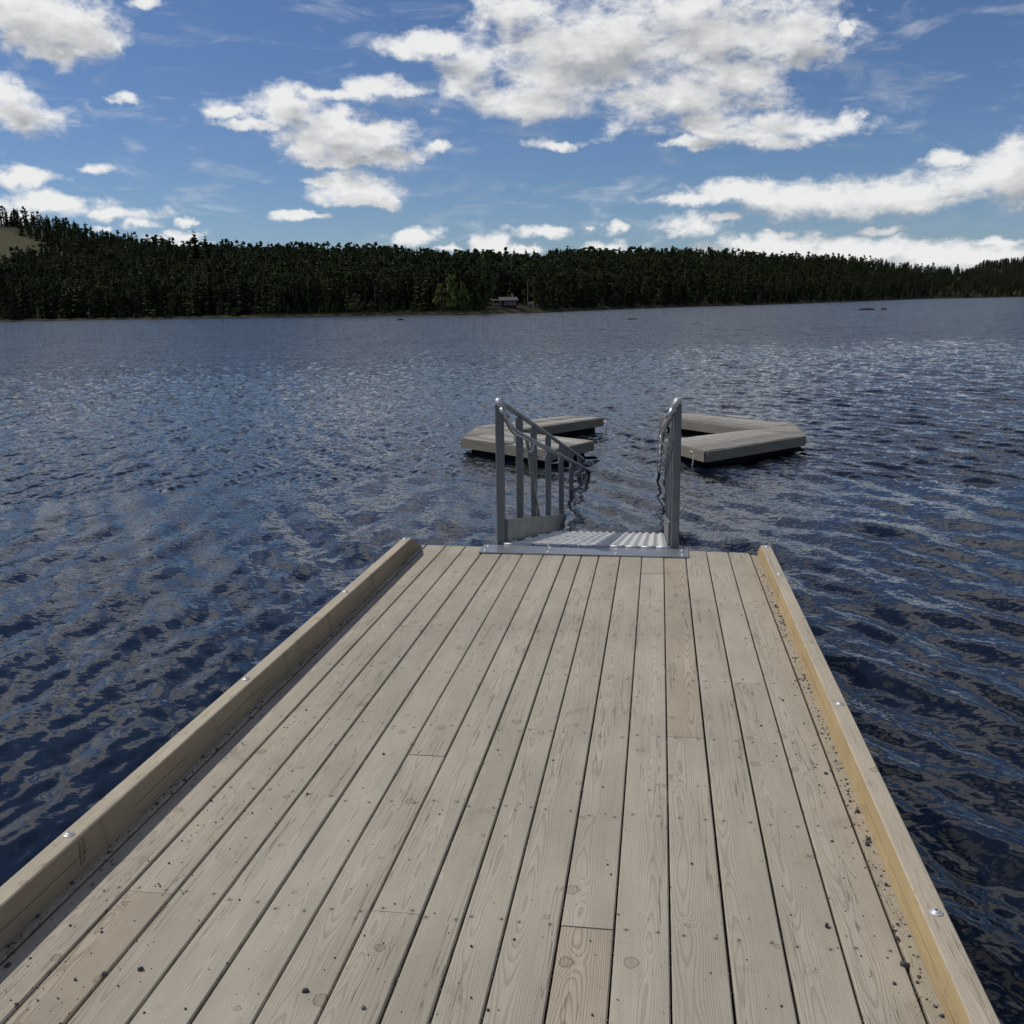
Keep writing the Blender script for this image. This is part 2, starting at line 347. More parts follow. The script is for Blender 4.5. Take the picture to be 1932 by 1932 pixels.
M['curb_shade'] = wood('curb_shaded_wood', [(0.31, 0.252, 0.172), (0.315, 0.256, 0.175), (0.31, 0.252, 0.172)], screws=False, line=0.2, axis='SIDE', knots=0.8, split=True)  # left curb's inner face: its shade is put into a darker wood colour
M['grey_deck'] = wood('silver_grey_wood', [(0.33, 0.31, 0.27), (0.37, 0.35, 0.31), (0.33, 0.31, 0.27)], screws=False, line=0.4, axis='Y', planks=0.145)
M['grey_side'] = wood('grey_fascia_wood', [(0.20, 0.185, 0.15), (0.235, 0.215, 0.175), (0.20, 0.185, 0.15)], screws=False, line=0.25, axis='SIDE', crack=0.2)

def metal(name, col, metallic, rough, dirt=0.3, scale=9.0, streak=True):
    m, t, p = new_mat(name); tc = t.node('ShaderNodeTexCoord'); v = tc.outputs['Object']
    n = t.noise(v, scale, 6.0, 0.62); n2 = t.noise(t.v('MULTIPLY', v, (30.0, 30.0, 2.0) if streak else (20.0, 20.0, 20.0)), 1.0, 4.0, 0.6)
    c = t.mix(t.smooth(n, 0.35, 0.7, 0.0, dirt), col, tuple(x * 0.55 for x in col)); c = t.mix(t.smooth(n2, 0.45, 0.75, 0.0, 0.35), c, tuple(min(1, x * 1.2) for x in col))
    t.put(p.inputs['Base Color'], c); p.inputs['Metallic'].default_value = metallic
    t.put(p.inputs['Roughness'], t.m('MULTIPLY_ADD', n, 0.25, rough))
    b = t.node('ShaderNodeBump'); b.inputs['Strength'].default_value = 0.08; b.inputs['Distance'].default_value = 0.002; t.put(b.inputs['Height'], n2); t.put(p.inputs['Normal'], b.outputs[0])
    return m
M['post'] = metal('aluminium_profile', (0.17, 0.178, 0.185), 0.55, 0.38)
M['rail'] = metal('aluminium_tube', (0.36, 0.365, 0.375), 0.9, 0.27, streak=False)
M['kick'] = metal('aluminium_kick_board', (0.20, 0.20, 0.19), 0.3, 0.45, dirt=0.7, scale=5.0)
M['strip'] = metal('galvanised_hinge_sheet', (0.36, 0.38, 0.41), 0.8, 0.30)
M['zinc'] = metal('zinc_bolt', (0.50, 0.505, 0.51), 0.5, 0.4, streak=False)
M['steel'] = metal('dull_steel', (0.20, 0.20, 0.205), 0.7, 0.4)
def plain(name, col, rough=0.7, var=0.35, scale=8.0, spec=0.3, bump=0.0):
    m, t, p = new_mat(name); tc = t.node('ShaderNodeTexCoord')
    n = t.noise(tc.outputs['Object'], scale, 5.0, 0.6)
    t.put(p.inputs['Base Color'], t.mix(t.smooth(n, 0.3, 0.7), tuple(c * (1 - var) for c in col), tuple(c * (1 + var) for c in col)))
    p.inputs['Roughness'].default_value = rough; p.inputs['Specular IOR Level'].default_value = spec
    if bump:
        b = t.node('ShaderNodeBump'); b.inputs['Strength'].default_value = 0.6; b.inputs['Distance'].default_value = bump; t.put(b.inputs['Height'], n); t.put(p.inputs['Normal'], b.outputs[0])
    return m
M['plate'] = plain('aluminium_ramp_sheet', (0.50, 0.50, 0.485), 0.45, 0.10, 6.0, 0.4)
M['hole'] = plain('dark_socket', (0.02, 0.02, 0.02)); M['rubber'] = plain('black_float_plastic', (0.008, 0.008, 0.009), 0.8, 0.3, 8.0, 0.1)
M['stone'] = plain('dark_gravel', (0.055, 0.053, 0.056), 0.85, 0.6, 90.0); M['stone_pale'] = plain('grey_gravel', (0.15, 0.145, 0.14), 0.85, 0.5, 90.0)
M['rock'] = plain('lake_boulder', (0.03, 0.023, 0.02), 0.8, 0.5, 3.0, bump=0.05)
M['ink'] = plain('stamp_ink', (0.03, 0.022, 0.018), 0.9, 0.2)
M['beam'] = plain('wet_timber', (0.09, 0.08, 0.065), 0.7)
M['weed'] = plain('drowned_twig', (0.025, 0.022, 0.018), 0.7)

# ------------------------------------------------------------------ lake
def water_material():
    m, t, p = new_mat('lake_water')
    geo = t.node('ShaderNodeNewGeometry'); pos = geo.outputs['Position']; px, py, pz = t.sep(pos)
    rad = t.v('LENGTH', t.xyz(px, py, 0.0))
    gust = t.noise(t.v('MULTIPLY', pos, (0.035, 0.11, 0.0)), 1.0, 4.0, 0.6)
    gust2 = t.noise(t.v('MULTIPLY', pos, (0.25, 0.5, 0.0)), 1.0, 3.0, 0.55)
    a = t.noise(t.v('MULTIPLY', pos, (4.5, 8.0, 0.0)), 1.0, 3.0, 0.6, 0.4, out='Color')
    b = t.noise(t.v('MULTIPLY', pos, (15.0, 28.0, 0.0)), 1.0, 3.0, 0.55, 0.5, out='Color')
    half = (0.5, 0.5, 0.5)
    lf = t.noise(t.v('MULTIPLY', pos, (1.1, 0.55, 0.0)), 1.0, 4.0, 0.65, 0.3, out='Color')      # broad wavelets that still read far out
    far = t.smooth(rad, 9.0, 45.0)                                   # beyond the modelled chop the ripples carry it
    calm = t.m('MULTIPLY', t.smooth(px, -0.6, -2.2), t.smooth(py, 8.5, 3.0))
    ka = t.m('MULTIPLY', t.m('MULTIPLY_ADD', far, 0.85, 0.15), t.m('MULTIPLY_ADD', gust, 0.8, 0.6))
    kb = t.m('MULTIPLY', t.m('MULTIPLY_ADD', far, 0.45, 0.33), t.m('MULTIPLY_ADD', gust2, 1.2, 0.35))
    kb = t.m('MULTIPLY', kb, t.m('MULTIPLY_ADD', calm, -0.82, 1.0))
    off = t.v('ADD', t.v('SCALE', t.v('SUBTRACT', a, half), scale=ka), t.v('SCALE', t.v('SUBTRACT', b, half), scale=kb))
    off = t.v('ADD', off, t.v('SCALE', t.v('SUBTRACT', lf, half), scale=t.m('MULTIPLY', t.smooth(rad, 25.0, 75.0), 0.55)))
    off = t.v('MULTIPLY', off, (1.1, 1.25, 0.0)); off = t.v('ADD', off, t.xyz(0.0, t.m('MULTIPLY', t.smooth(rad, 22.0, 75.0), -0.12), 0.0))   # wind-driven faces lean towards the jetty
    n = t.v('NORMALIZE', t.v('ADD', geo.outputs['Normal'], off))
    p.inputs['Base Color'].default_value = (0.0040, 0.0060, 0.0115, 1); p.inputs['Roughness'].default_value = 0.035; p.inputs['IOR'].default_value = 1.40
    p.inputs['Specular IOR Level'].default_value = 0.5
    t.put(p.inputs['Normal'], n)
    return m
M['water'] = water_material()
def build_lake():
    NA, NR = 1000, 1250
    az = np.linspace(R(-64), R(58), NA)
    inv = np.concatenate([np.linspace(1/1.5, 1/14.0, 560, endpoint=False), np.linspace(1/14.0, 1/160.0, 600, endpoint=False)])
    rr = np.concatenate([np.linspace(.05, 1.5, 60, endpoint=False), 1/inv, np.geomspace(160, 1900, NR - len(inv))]); NR = len(rr)
    A, Rr = np.meshgrid(az, rr); Xw = Rr*np.sin(A); Yw = Rr*np.cos(A)
    H = np.zeros_like(Xw); g2 = np.random.default_rng(21)
    N = 90; lam = np.exp(g2.uniform(np.log(0.11), np.log(1.5), N))
    left = 1/(1 + np.exp((Xw + 0.6)/0.9)); left = left*left*(3 - 2*left)   # two trains of chop cross round the jetty
    dr = np.gradient(rr)[:, None]
    for k_, l in enumerate(lam):
        side = k_ % 2; th = (R(-170) if side else R(-136)) + g2.normal(0, R(26)); k = 2*np.pi/l; s = 0.0225*(l/0.4)**-0.08
        if l > 0.9: s *= 0.6
        amp = s/k*1.7; ph = k*(Xw*np.cos(th) + Yw*np.sin(th)) + g2.uniform(0, 6.28)
        keep = np.clip((l/np.maximum(dr, 1e-6) - 2.0)/2.0, 0, 1)        # waves the grid can carry
        H += amp*keep*(np.sqrt(left) if side else np.sqrt(1 - left*.85))*(np.sin(ph) + 0.3*np.cos(2*ph))
    calm = np.clip((-0.6 - Xw)/1.6, 0, 1)*np.clip((8.5 - Yw)/5.5, 0, 1)
    H *= (1 - 0.62*calm)
    V = np.stack([Xw, Yw, H], -1).reshape(-1, 3)
    i = np.arange(NR-1)[:, None]*NA + np.arange(NA-1)[None, :]
    F = np.stack([i, i+1, i+NA+1, i+NA], -1).reshape(-1, 4)[:, ::-1]
    o = link('water', np_mesh('water', V, F, [M['water']], smooth=True)); tag(o, kind='structure')
    # the rest of the lake, out of sight behind and beside the viewer
    a2 = np.linspace(R(58), R(296), 120); r2 = np.array([.05, 6, 30, 200, 1900.0]); A2, B2 = np.meshgrid(a2, r2)
    V = np.stack([B2*np.sin(A2), B2*np.cos(A2), 0*A2], -1).reshape(-1, 3)
    i = np.arange(4)[:, None]*120 + np.arange(119)[None, :]
    F = np.stack([i, i+120, i+121, i+1], -1).reshape(-1, 4)
    o = link('water', np_mesh('water_near_shore', V, F, [M['water']], smooth=True)); tag(o, kind='structure')
build_lake()

# ------------------------------------------------------------------ far shore
PX = [-400, 0, 350, 700, 850, 1000, 1110, 1250, 1359, 1500, 1700, 1850, 2048, 2400]
SHY = [647, 641, 635, 630, 627.6, 626, 622, 616.5, 613.2, 609.5, 603, 597.4, 594, 588]
SKX = [-400, 0, 72, 145, 203, 254, 337, 362, 471, 580, 660, 700, 805, 877, 968, 1022, 1077, 1113, 1203, 1348, 1493, 1602, 1710, 1783, 1855, 1964, 2047, 2400]
SKY_ = [420, 427, 434, 445, 465, 474, 485, 492, 493, 496, 497, 498, 503, 510, 511, 517, 517, 506, 504, 503, 509, 513, 517, 526, 534, 541, 546, 552]
pxs = np.arange(-400, 2401, 10.0)
az_of = np.array([azel(x*1932/2048, (622-.0161*x)*1932/2048)[0] for x in pxs])
def shore_r(a):
    px = np.interp(a, az_of, pxs); y = np.interp(px, PX, SHY)
    off = np.maximum(y - (622 - .0161*px), 3.5); dep = FPX*2048*CAM_H/off
    return dep/np.cos(a + YAW)*1.0
def sky_el(a):
    px = np.interp(a, az_of, pxs); y = np.interp(px, SKX, SKY_)
    off = (622 - .0161*px) - y; return np.arctan(off/(FPX*2048)*np.cos(a + YAW)*1.02)
TREE_H = 10.5
def ridge(a):                                                        # distance from the shore back to the skyline
    px = np.interp(a, az_of, pxs); return np.interp(px, [-400, 0, 250, 450, 800, 1300, 2048], [420, 380, 330, 230, 190, 170, 260])
def hill(a, r):
    px = np.interp(a, az_of, pxs); s = shore_r(a); w = ridge(a); top = np.tan(sky_el(a))*(s + w) + CAM_H - TREE_H*0.93
    t = np.clip((r - s)/w, -0.2, 1.6)
    base = np.where(t < 0, t*w*0.05, 0.35 + (top-0.35)*np.clip(t, 0, 1)**np.interp(px, [0, 500, 800], [1.6, 1.2, .9]))
    return np.where(t > 1, top - (t-1)*w*0.12, base)
def is_clearing(a, r):
    px = np.interp(a, az_of, pxs); s = shore_r(a); t = (r - s)/ridge(a)
    return (px < 135) & (t > 0.46 + 0.0014*np.maximum(px, 0)) & (t < 0.97 - 0.0014*np.maximum(px, 0))
def terrain_material():
    m, t, p = new_mat('forest_floor'); geo = t.node('ShaderNodeNewGeometry'); pos = geo.outputs['Position']
    n = t.noise(pos, 0.12, 6.0, 0.6); n2 = t.noise(pos, 0.9, 4.0, 0.6)
    c = t.mix(t.smooth(n, 0.4, 0.65), (0.022, 0.024, 0.012), (0.045, 0.04, 0.022)); c = t.mix(t.smooth(n2, 0.5, 0.7, 0, .7), c, (0.03, 0.027, 0.02))
    at = t.node('ShaderNodeAttribute', attribute_name='felled'); c = t.mix(t.m('MULTIPLY', at.outputs['Fac'], t.smooth(n2, 0.65, 0.4)), c, (0.072, 0.070, 0.033))
    t.put(p.inputs['Base Color'], c); p.inputs['Roughness'].default_value = 0.95; p.inputs['Specular IOR Level'].default_value = 0.1; return m
M['terrain'] = terrain_material()
def build_terrain():
    aa = np.linspace(R(-66), R(60), 420); tt = np.concatenate([np.linspace(-0.15, 0.1, 10, endpoint=False), np.linspace(0.1, 1.6, 60)])
    A, Tt = np.meshgrid(aa, tt); Rr = shore_r(A) + Tt*ridge(A) + np.where(np.abs(Tt) < .3, 1.2*np.sin(A*430) + .8*np.sin(A*911), 0)
    H = hill(A, Rr) + rng.normal(0, 0.12, A.shape)*np.clip(Tt*6, 0, 1)
    V = np.stack([Rr*np.sin(A), Rr*np.cos(A), H], -1).reshape(-1, 3); n = len(aa)
    i = np.arange(len(tt)-1)[:, None]*n + np.arange(n-1)[None, :]; F = np.stack([i, i+n, i+n+1, i+1], -1).reshape(-1, 4)[:, ::-1]
    me = np_mesh('terrain', V, F, [M['terrain']], smooth=True)
    at = me.attributes.new('felled', 'FLOAT', 'POINT'); at.data.foreach_set('value', is_clearing(A, Rr).astype(np.float32).ravel())
    tag(link('terrain', me), kind='structure')
    # the more distant hill on the right
    aa = np.linspace(R(14), R(40), 80); tt = np.linspace(0, 1, 12); A, Tt = np.meshgrid(aa, tt); Rr = 1500 + 700*Tt
    Hh = (52 + 14*np.sin((A-R(15))*9))*np.sin(Tt*1.57)*np.clip((A-R(14.5))/R(2.5), 0, 1) + rng.normal(0, 1, A.shape)
    V = np.stack([Rr*np.sin(A), Rr*np.cos(A), Hh], -1).reshape(-1, 3); n = 80
    i = np.arange(11)[:, None]*n + np.arange(n-1)[None, :]; F = np.stack([i, i+n, i+n+1, i+1], -1).reshape(-1, 4)[:, ::-1]
    tag(link('hills', np_mesh('hills', V, F, [M['terrain']], smooth=True)), kind='structure')
build_terrain()

def leaf_material(name, a, b, scale=0.35):
    m, t, p = new_mat(name); geo = t.node('ShaderNodeNewGeometry'); oi = t.node('ShaderNodeObjectInfo')
    n = t.noise(geo.outputs['Position'], scale, 4.0, 0.65)
    f = t.m('ADD', t.smooth(n, 0.32, 0.68), t.m('MULTIPLY', t.m('SUBTRACT', oi.outputs['Random'], 0.5), 0.5), clamp=True)
    t.put(p.inputs['Base Color'], t.mix(f, a, b)); p.inputs['Roughness'].default_value = 0.85; p.inputs['Specular IOR Level'].default_value = 0.12; return m
M['needle'] = leaf_material('conifer_needles', (0.015, 0.024, 0.009), (0.040, 0.057, 0.020), 0.10)
M['birch'] = leaf_material('birch_leaves', (0.085, 0.115, 0.030), (0.15, 0.18, 0.05), 0.8)
M['willow'] = leaf_material('dark_bush_leaves', (0.045, 0.06, 0.022), (0.085, 0.105, 0.04), 0.8)
M['bark'] = plain('conifer_bark', (0.024, 0.019, 0.015), 0.9, 0.4, 3.0); M['white_bark'] = plain('birch_bark', (0.13, 0.125, 0.115), 0.85, 0.4, 2.0)
M['reed'] = leaf_material('reed_blades', (0.09, 0.10, 0.03), (0.14, 0.13, 0.05), 0.5)

def trunk_np(h, r, seg=4, sides=6, lean=0.0):
    vs, fs = [], []
    for i in range(seg+1):
        t = i/seg
        for k in range(sides):
            a = 2*math.pi*k/sides; q = r*(1-t)**0.8 + 0.02; vs.append((q*math.cos(a) + lean*t*t*h, q*math.sin(a), t*h))
    for i in range(seg):
        for k in range(sides): fs.append((i*sides+k, i*sides+(k+1) % sides, (i+1)*sides+(k+1) % sides, (i+1)*sides+k))
    return np.array(vs), np.array(fs)
def spruce_np(seed, h=1.0, levels=16, per=6, base=0.08, width=0.17, ragged=0.35):
    """unit-height conifer: tapered trunk, whorls of drooping boughs"""
    g2 = np.random.default_rng(seed); tv, tf = trunk_np(h*.93, 0.009*h, 3, 5); V = [tv]; F = [tf]; MI = [np.ones(len(tf), int)]; nb = len(tv)
    for i in range(levels):
        t = i/(levels-1); z0 = base + (1-base)*t**0.92; Rm = width*(1-t)**0.66 + 0.016
        for k in range(per if t < .85 else 4):
            a = 2*math.pi*(k + g2.uniform(0, 1))/per; L = Rm*(1 + g2.uniform(-ragged, ragged)); zz = z0 + g2.uniform(-.02, .02)
            up = 0.25*L if t > .7 else g2.uniform(-.45, .05)*L; w = L*g2.uniform(.28, .48) + .006
            c, s = math.cos(a), math.sin(a); d = np.array([c, s, 0]); n = np.array([-s, c, 0])
            tip = d*L + np.array([0, 0, zz + up]); mid = d*L*.55 + np.array([0, 0, zz + up*.3]); root = np.array([0, 0, zz + .01])
            q = np.array([root, mid + n*w + [0, 0, -w*.35], tip, mid - n*w + [0, 0, -w*.35]]); V.append(q); F.append(np.array([[0, 1, 2, 3]]) + nb); nb += 4
            hang = L*g2.uniform(.25, .5); q = np.array([root, mid + [0, 0, -hang], tip, mid + [0, 0, .012]]); V.append(q); F.append(np.array([[0, 1, 2, 3]]) + nb); nb += 4
            MI.append(np.zeros(2, int))
    return np.concatenate(V), np.concatenate(F), np.concatenate(MI)
def leafy_np(seed, clumps, leaves, size, trunk_h, trunk_r, top, spread, base):
    """crown of small leaf faces gathered in uneven clumps round a few limbs"""
    g2 = np.random.default_rng(seed); tv, tf = trunk_np(trunk_h, trunk_r, 4, 6, .03); V = [tv]; F = [tf]; MI = [np.ones(len(tf), int)]; nb = len(tv)
    for c in range(clumps):
        u = g2.uniform(0, 1)**.8; z = base + (top-base)*u; prof = math.sin(math.pi*min(1, .18 + .80*u))**.7
        a = g2.uniform(0, 6.283); rad = spread*prof*math.sqrt(g2.uniform(.05, 1)); cx, cy = rad*math.cos(a), rad*math.sin(a)
        lim = np.array([[0, 0, z*.6], [.02*spread, 0, z*.6], [cx, cy, z], [cx*.98, cy*.98, z-.02]]); V.append(lim); F.append(np.array([[0, 1, 2, 3]]) + nb); nb += 4; MI.append(np.ones(1, int))
        cr = spread*g2.uniform(.22, .42); n = leaves
        P = g2.normal(0, 1, (n, 3)); P /= np.linalg.norm(P, axis=1)[:, None]; P *= (cr*g2.uniform(.3, 1, (n, 1))**.5); P[:, 2] *= .75; P += [cx, cy, z]
        d1 = g2.normal(0, 1, (n, 3)); d1 /= np.linalg.norm(d1, axis=1)[:, None]; d2 = np.cross(d1, g2.normal(0, 1, (n, 3))); d2 /= np.linalg.norm(d2, axis=1)[:, None]
        sz = size*g2.uniform(.6, 1.3, (n, 1)); q = np.stack([P-d1*sz, P+d2*sz*.6, P+d1*sz, P-d2*sz*.6], 1).reshape(-1, 3)
        V.append(q); F.append(np.arange(4*n).reshape(-1, 4) + nb); nb += 4*n; MI.append(np.zeros(n, int))
    return np.concatenate(V), np.concatenate(F), np.concatenate(MI)
def pine_np(seed): return leafy_np(seed, 16, 26, .032, .82, .010, 1.0, .135, .28)

# the wood behind: thousands of trees that read as one mass
PROT = [spruce_np(i, 1.0, 13, 6, .05, .125 + .02*(i % 3), .45) for i in range(6)] + [pine_np(40+i) for i in range(7)]
def build_forest():
    Vs, Fs, Ms = [], [], []; nb = 0; g2 = np.random.default_rng(3); cnt = 0
    def plant(a, r, h):
        nonlocal nb, cnt
        V, F, MI = PROT[g2.integers(0, len(PROT))]; th = g2.uniform(0, 6.28); c, s = math.cos(th), math.sin(th); wd = h*g2.uniform(.9, 1.3)
        P = V*[wd, wd, h]; P = np.stack([P[:, 0]*c-P[:, 1]*s, P[:, 0]*s+P[:, 1]*c, P[:, 2]], -1) + [r*math.sin(a), r*math.cos(a), float(hill(np.array(a), np.array(r))) - .2]
        Vs.append(P); Fs.append(F+nb); Ms.append(MI); nb += len(V); cnt += 1
    for _ in range(12500):
        a = g2.uniform(R(-50), R(27)); t = g2.uniform(0.0, 1.12)
        s = float(shore_r(np.array(a))); w = float(ridge(np.array(a))); px = np.interp(a, az_of, pxs)
        r = s + 3 + t*w
        if is_clearing(np.array(a), np.array(r)): continue
        if px < -150 and g2.uniform() < .5: continue
        if 975 < px < 1075 and r < s + 24: continue
        if (690 < px < 750 or 868 < px < 945) and r < s + 7: continue
        plant(a, r, TREE_H*g2.uniform(.66, 1.08)*(1.0 if t > .25 else .9))
    for _ in range(1500):                                            # saplings and brush under the edge of the wood
        a = g2.uniform(R(-46), R(22)); s = float(shore_r(np.array(a))); px = np.interp(a, az_of, pxs)
        if 975 < px < 1085: continue
        plant(a, s + abs(g2.normal(0, 7)) + .8, g2.uniform(.8, 3.2))
    V = np.concatenate(Vs); F = np.concatenate(Fs); o = link('forest', np_mesh('forest', V, F, [M['needle'], M['bark']], np.concatenate(Ms)))
    tag(o, 'dark conifer forest covering the far shore and the hill', 'forest', kind='stuff')
    # wood on the distant hill
    Vs, Fs, Ms = [], [], []; nb = 0; lo = spruce_np(91, 1.0, 6, 4, .05, .2)
    for _ in range(2600):
        a = g2.uniform(R(14.5), R(39)); tt = g2.uniform(0, 1); r = 1500 + 700*tt
        z = (52 + 14*math.sin((a-R(15))*9))*math.sin(tt*1.57)*min(1, max(0, (a-R(14.5))/R(2.5))); h = g2.uniform(12, 17)
        P = lo[0]*[h*1.9, h*1.9, h] + [r*math.sin(a), r*math.cos(a), z-1]; Vs.append(P); Fs.append(lo[1]+nb); Ms.append(lo[2]); nb += len(P)
    o = link('forest', np_mesh('far_forest', np.concatenate(Vs), np.concatenate(Fs), [M['needle'], M['bark']], np.concatenate(Ms)))
    tag(o, 'faint wooded ridge far off at the right edge of the lake', 'forest', kind='stuff')
build_forest()

# trees one can tell apart: the front rank along the water and the ones that stand above the skyline
def protos(name, fn, mats, n): return [np_mesh(name, *fn(i)[:2], mats, fn(i)[2]) for i in range(n)]
SPR = protos('spruce_tree', lambda i: spruce_np(200+i, 1.0, 20, 7, .06, .145+.02*(i % 3)), [M['needle'], M['bark']], 6)
PIN = protos('pine_tree', lambda i: leafy_np(300+i, 20, 34, .030, .84, .013, 1.0, .14, .46), [M['needle'], M['bark']], 4)
def stand(name, me, a, r, h, wd, z=None, rz=None):
    o = link(name, me); o.location = (r*math.sin(a), r*math.cos(a), (float(hill(np.array(a), np.array(r))) - .15) if z is None else z)
    o.scale = (h*wd, h*wd, h); o.rotation_euler.z = random.uniform(0, 6.28) if rz is None else rz; return o
g3 = np.random.default_rng(12)
a = R(-46)
while a < R(21):
    s = float(shore_r(np.array(a))); px = float(np.interp(a, az_of, pxs))
    r = s + g3.uniform(3.5, 11); h = g3.uniform(6.5, 11.5)
    if not 955 < px < 1085:
        if g3.uniform() < .62:
            o = stand('spruce_tree', SPR[g3.integers(0, 6)], a, r, h, g3.uniform(.7, 1.0))
            tag(o, 'dark spruce with drooping boughs in the front rank of the far shore', 'tree', 'spruces along the far shore')
        else:
            o = stand('pine_tree', PIN[g3.integers(0, 4)], a, r, h*1.05, g3.uniform(.95, 1.3))
            tag(o, 'pine with bare lower trunk in the front rank of the far shore', 'tree', 'pines along the far shore')
    a += g3.uniform(2.6, 5.6)/s
def at_px(px): return float(np.interp(px, pxs, az_of))
SKYL = [(400, 1.34, 's', 'tall spruce standing alone above the skyline left of centre'), (421, 1.12, 's', 'shorter spruce just right of the tall lone skyline spruce'),
        (1013, 1.05, 'p', 'ragged pine poking above the skyline just left of the cottage'), (1030, 1.06, 's', 'slim spruce on the skyline straight above the cottage'),
        (1053, 1.12, 's', 'spruce with pointed top on the skyline right of the cottage'), (1069, 1.08, 's', 'narrow spruce second in the row of points right above the cottage yard'),
        (1911, 1.10, 'p', 'single round-topped pine above the forest near the right edge'), (1862, 1.0, 'p', 'pine rising over the low wood at the right')]
for px, f, k, lab in SKYL:
    a = at_px(px); r = float(shore_r(np.array(a)) + ridge(np.array(a))*(.55 if px in (400, 421) else .9)); zt = math.tan(float(sky_el(np.array(a))))*r + CAM_H
    z = float(hill(np.array(a), np.array(r))) - .2; h = (zt - z)*1.02 + {400: 3.6, 421: 1.8}.get(px, 2.2*f)
    o = stand('spruce_tree' if k == 's' else 'pine_tree', (SPR if k == 's' else PIN)[random.randrange(4)], a, r, h, .85 if k == 's' else 1.0, z); tag(o, lab, 'tree')
# leafy trees and bushes at the water's edge: px, base offset m, height, width, kind, label
LEAFY = [
 (712, 2.0, 4.6, 1.0, 'w', 'round dark green bush at the water left of the yellow birch'), (742, 2.5, 2.8, 1.0, 'w', 'low bush tucked against the right side of the round bush'),
 (905, 3.0, 8.6, .62, 'b', 'yellow green birch, brightest tree on the far shore'), (882, 2.5, 6.4, .7, 'b', 'smaller birch leaning out left of the brightest birch'),
 (928, 3.5, 7.0, .6, 'b', 'birch filling in right of the brightest birch'), (968, 6.0, 12.5, .42, 'w', 'tall grey green aspen left of the cottage'),
 (1068, 9.0, 7.6, .55, 'w', 'rounded birch right behind the cottage yard'), (1090, 5.0, 6.6, .5, 'w', 'slender birch at the right side of the cottage yard'),
 (1056, 14.0, 11.0, .4, 'w', 'pale tall birch behind the cottage roof end'), (1132, 4.0, 4.2, .8, 'w', 'grey bush at the water right of the rowboat'),
 (1228, 5.0, 6.4, .6, 'w', 'birch among spruces halfway between rowboat and right corner'), (1290, 5.0, 9.0, .45, 'w', 'tall pale birch on the right shore standing taller than its bushes'),
 (1320, 3.0, 5.0, .8, 'w', 'spreading bush at the foot of the tall pale birch'), (1375, 4.0, 6.0, .6, 'w', 'small birch on the right shore before dark spruces'),
 (1618, 6.0, 11.0, .4, 'w', 'light green birch at the shore below the right hand ridge'), (560, 5.0, 6.5, .55, 'w', 'thin birch with pale trunk among the pines at left'),
 (650, 4.0, 7.5, .5, 'w', 'pale birch in the dark gap left of the round bush'), (345, 6.0, 6.0, .6, 'w', 'small birch in the open wood at left'), (232, 7.0, 5.6, .6, 'w', 'birch sapling near the left end of the far shore')]
for i, (px, off, h, wd, k, lab) in enumerate(LEAFY):
    a = at_px(px); r = float(shore_r(np.array(a))) + off
    V, F, MI = leafy_np(500+i, 26 if wd > .5 else 22, 70, .045, .9, .016, 1.0, .38 if wd < .7 else .42, .10)
    cm = M['birch'] if k == 'b' else M['willow']; bm = M['white_bark'] if 'birch' in lab else M['bark']
    root = empty('birch_tree' if 'birch' in lab else ('aspen_tree' if 'aspen' in lab else 'bush'), Matrix.Translation((r*math.sin(a), r*math.cos(a), float(hill(np.array(a), np.array(r))) - .1)))
    V = V*[h*wd, h*wd, h]; c, s = math.cos(i*1.7), math.sin(i*1.7); V = np.stack([V[:, 0]*c-V[:, 1]*s, V[:, 0]*s+V[:, 1]*c, V[:, 2]], -1)
    for nm, sel, mt in (('crown', MI == 0, cm), ('trunk', MI == 1, bm)):
        Fs = F[sel]; u, inv = np.unique(Fs, return_inverse=True); link(nm, np_mesh(nm, V[u], inv.reshape(Fs.shape), [mt]), parent=root)
    tag(root, lab, 'bush' if root.name.startswith('bush') else 'tree')
# reeds along the low bank
def build_reeds():
    g2 = np.random.default_rng(8); V, F = [], []
    for k in range(9000):
        px = g2.uniform(520, 1400); a = at_px(px); r = float(shore_r(np.array(a))) + g2.normal(.8, 1.0); h = g2.uniform(.35, .95)*(1.0 if px < 1000 else .6)
        c = np.array([r*math.sin(a), r*math.cos(a), 0.02]); d = np.array([g2.normal(0, .06), g2.normal(0, .06), h]); w = np.array([.035, .01, 0]); b = len(V)*1
        V += [c-w, c+w, c+d]; F.append((b, b+1, b+2))
    o = link('reeds', np_mesh('reeds', np.array(V), np.array(F), [M['reed']])); tag(o, 'thin belt of pale reeds and grass along the far waterline', 'reeds', kind='stuff')
build_reeds()

